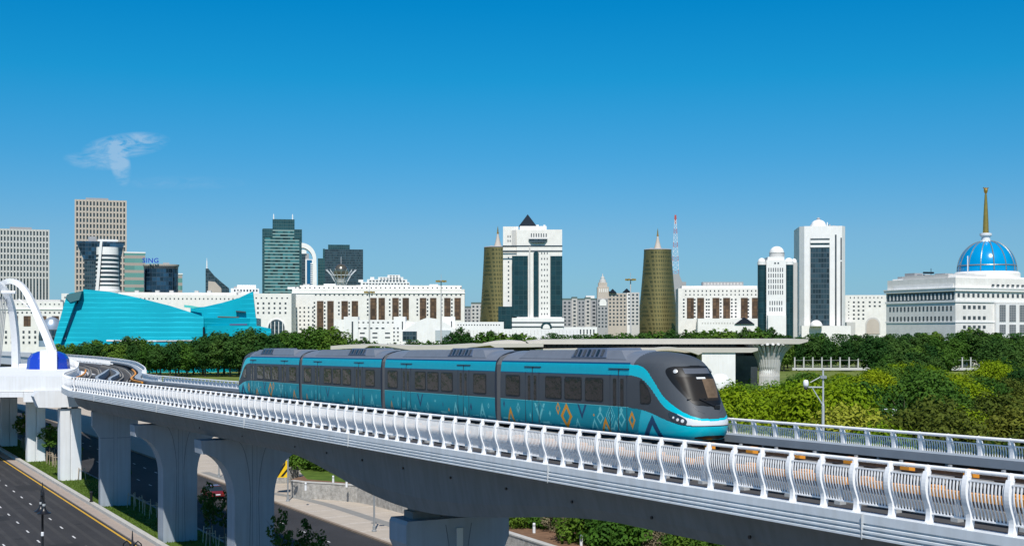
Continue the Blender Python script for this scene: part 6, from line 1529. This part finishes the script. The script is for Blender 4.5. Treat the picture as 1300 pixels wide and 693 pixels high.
# --- planted strip under the viaduct: saplings with stakes, grass tufts
stk = []
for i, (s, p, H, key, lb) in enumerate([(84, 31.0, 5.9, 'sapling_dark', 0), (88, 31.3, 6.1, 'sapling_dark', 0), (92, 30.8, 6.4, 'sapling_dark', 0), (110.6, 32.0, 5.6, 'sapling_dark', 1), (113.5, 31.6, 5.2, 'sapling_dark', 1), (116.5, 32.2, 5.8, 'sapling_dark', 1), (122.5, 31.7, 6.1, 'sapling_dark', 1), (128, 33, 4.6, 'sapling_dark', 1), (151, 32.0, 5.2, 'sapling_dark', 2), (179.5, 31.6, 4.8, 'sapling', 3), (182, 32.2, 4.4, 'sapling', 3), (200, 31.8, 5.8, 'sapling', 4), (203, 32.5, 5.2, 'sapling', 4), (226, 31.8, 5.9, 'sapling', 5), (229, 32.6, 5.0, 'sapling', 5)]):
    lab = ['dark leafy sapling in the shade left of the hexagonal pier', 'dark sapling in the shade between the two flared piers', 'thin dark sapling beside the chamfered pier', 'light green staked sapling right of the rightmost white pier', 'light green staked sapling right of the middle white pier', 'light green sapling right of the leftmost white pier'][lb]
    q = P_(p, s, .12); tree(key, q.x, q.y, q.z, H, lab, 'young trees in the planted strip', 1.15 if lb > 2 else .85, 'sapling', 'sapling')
    stk.append((P_(p, s, .12), lb))
for s in (107, 119.5, 134.5, 137.5, 141, 144, 147.5, 176.5, 174, 192, 194.5, 197, 216, 220, 223): stk.append((P_(31.6 + rng.uniform(-.3, .3), s, .12), 3 if 170 < s < 185 else 4 if 185 < s < 205 else 5 if s > 205 else 1 if s < 125 else 2))
fr = MB()
for k in range(3):
    a = 2 * pi * k / 3 + .3; fr.tube([(cos(a) * .56, sin(a) * .56, -.1), (cos(a) * .42, sin(a) * .42, 1.6)], .045, 5)
frm = None
for q, lb in stk:
    r = empty('tree_stakes', q, rng.uniform(0, 2), ['wooden stakes in the shade left of the hexagonal pier', 'wooden stakes in the shade between the flared piers', 'wooden stakes in the shade beside the chamfered pier', 'pale wooden tree stakes right of the rightmost white pier', 'pale wooden tree stakes right of the middle white pier', 'pale wooden tree stakes by the leftmost white pier'][lb], 'tree stakes', 'wooden stakes holding the saplings')
    if frm is None:
        frm = fr.build('stake', MT['wood'], r).data; cb = MB()
        for k in range(3):
            a, a2 = 2 * pi * k / 3 + .3, 2 * pi * (k + 1) / 3 + .3; cb.tube([(cos(a) * .44, sin(a) * .44, 1.35), (cos(a2) * .44, sin(a2) * .44, 1.35)], .03, 5)
        cbm = cb.build('crossbar', MT['wood'], r).data
    else:
        for nm, me in (('stake', frm), ('crossbar', cbm)): o = bpy.data.objects.new(nm, me); COL.objects.link(o); o.parent = r
# grass tufts along the lit strip
tg = MB(); rg = random.Random(3)
for _ in range(15000):
    s, p = rg.uniform(70, 245), rg.uniform(28.32, 33.4); q = P_(p, s, .12); h = rg.uniform(.06, .20); a = rg.uniform(0, 6.28); w = rg.uniform(.03, .09); u = Vector((cos(a) * w, sin(a) * w, 0))
    tg.add([q - u, q + u, q + Vector((rg.uniform(-.06, .06), rg.uniform(-.06, .06), h))], [(0, 1, 2)])
tag(tg.build('grass_tufts', leafmat('grass blades', (.10, .16, .02), (.06, .10, .015), 0)), 'rough grass along the planted strip beside the kerb wall', 'grass', kind='stuff')
# --- terrace bushes seen under the girder
for px_, py_, H, key, lb in [(655, 668, 1.6, 'hedge_bush', 'low green bush right behind the stone wall, nearest the hexagonal pier'), (686, 669, 1.7, 'hedge_bush', 'low green bush above the white marker post'), (713, 674, 1.9, 'dry_bush', 'brown dry shrub on the bare soil of the terrace'), (744, 686, 2.7, 'hedge_bush', 'large glossy green bush under the girder, left of three'), (772, 692, 2.8, 'hedge_bush', 'large glossy green bush under the girder, middle of three'), (800, 697, 2.7, 'hedge_bush', 'large glossy green bush under the girder, right of three'), (836, 702, 1.7, 'dry_bush', 'small yellowish shrub on the soil right of the glossy bushes'), (862, 706, 1.8, 'hedge_bush', 'green bush at the bottom edge under the girder'), (888, 710, 2.2, 'hedge_bush', 'next to last green bush at the bottom edge'), (915, 716, 2.3, 'hedge_bush', 'rightmost green bush below the girder')]:
    y_ = (CH - TZ) * F / (py_ - HY); x = Xp(px_, y_)
    tree(key, x, y_, TZ, H, lb, 'terrace bushes', 1.0, 'bush', 'bush')
for i, (px_, py_, H) in enumerate([(372, 592, 2.8), (388, 590, 3.0), (404, 594, 2.6), (420, 596, 2.2), (436, 600, 1.8)]):
    y_ = (CH - TZ) * F / (py_ - HY); tree('hedge_bush', Xp(px_, y_), y_, TZ, H, 'bright green hedge shrub on the terrace between flared pier and girder', 'hedge on the terrace', 1.1, 'bush', 'bush')
for px_, py_, lb in ((388, 622, 'white marker post on the wall, left of three'), (423, 613, 'white marker block on the lawn behind the stone wall'), (440, 618, 'white marker post by the girder edge'), (678, 676, 'white marker post on the terrace soil'), (738, 692, 'white marker post at the bottom edge below the bushes')):
    z_ = TZ + .01; y_ = (CH - z_) * F / (py_ - HY); r = empty('marker_post', (Xp(px_, y_), y_, z_), 0, lb, 'marker post', 'white marker posts on the terrace')
    MB().lathe([(.13, 0), (.12, .8), (.09, .86), (0, .87)], 10).build('post', MT['white'], r); MB().lathe([(.135, .60), (.135, .68), (.12, .68), (.12, .60)], 10).build('band', MT['grey'], r)
# small park furniture half hidden among the trees
r = empty('park_kiosk', (Xp(1114, 190), 185, TZ), .2, 'tiny white-roofed kiosk peeping between the park trees', 'kiosk')
MB().box(-.8, .8, -.6, .6, 0, 5.4).build('wall', MT['grey'], r); MB().box(-1.0, 1.0, -.8, .8, 5.4, 6.3).build('roof', MT['white'], r)
print('TREES', NT, nA, nB)

# labels: where several trees share one description, say which by its place
ORD = ['first', 'second', 'third', 'fourth', 'fifth', 'sixth', 'seventh', 'eighth', 'ninth', 'tenth', 'eleventh', 'twelfth', 'thirteenth', 'fourteenth', 'fifteenth']
same = {}
for o in COL.objects:
    if o.parent is None and o.get('label') and (o.get('category') in ('tree', 'sapling', 'tree stakes', 'bush')): same.setdefault(o['label'], []).append(o)
for lb, os_ in same.items():
    if 1 < len(os_) <= 15:
        os_.sort(key=lambda o: o.location.x / o.location.y)
        for i, o in enumerate(os_): o['label'] = lb + ', ' + (ORD[i] if i < len(os_) - 1 else 'last') + ' from left'
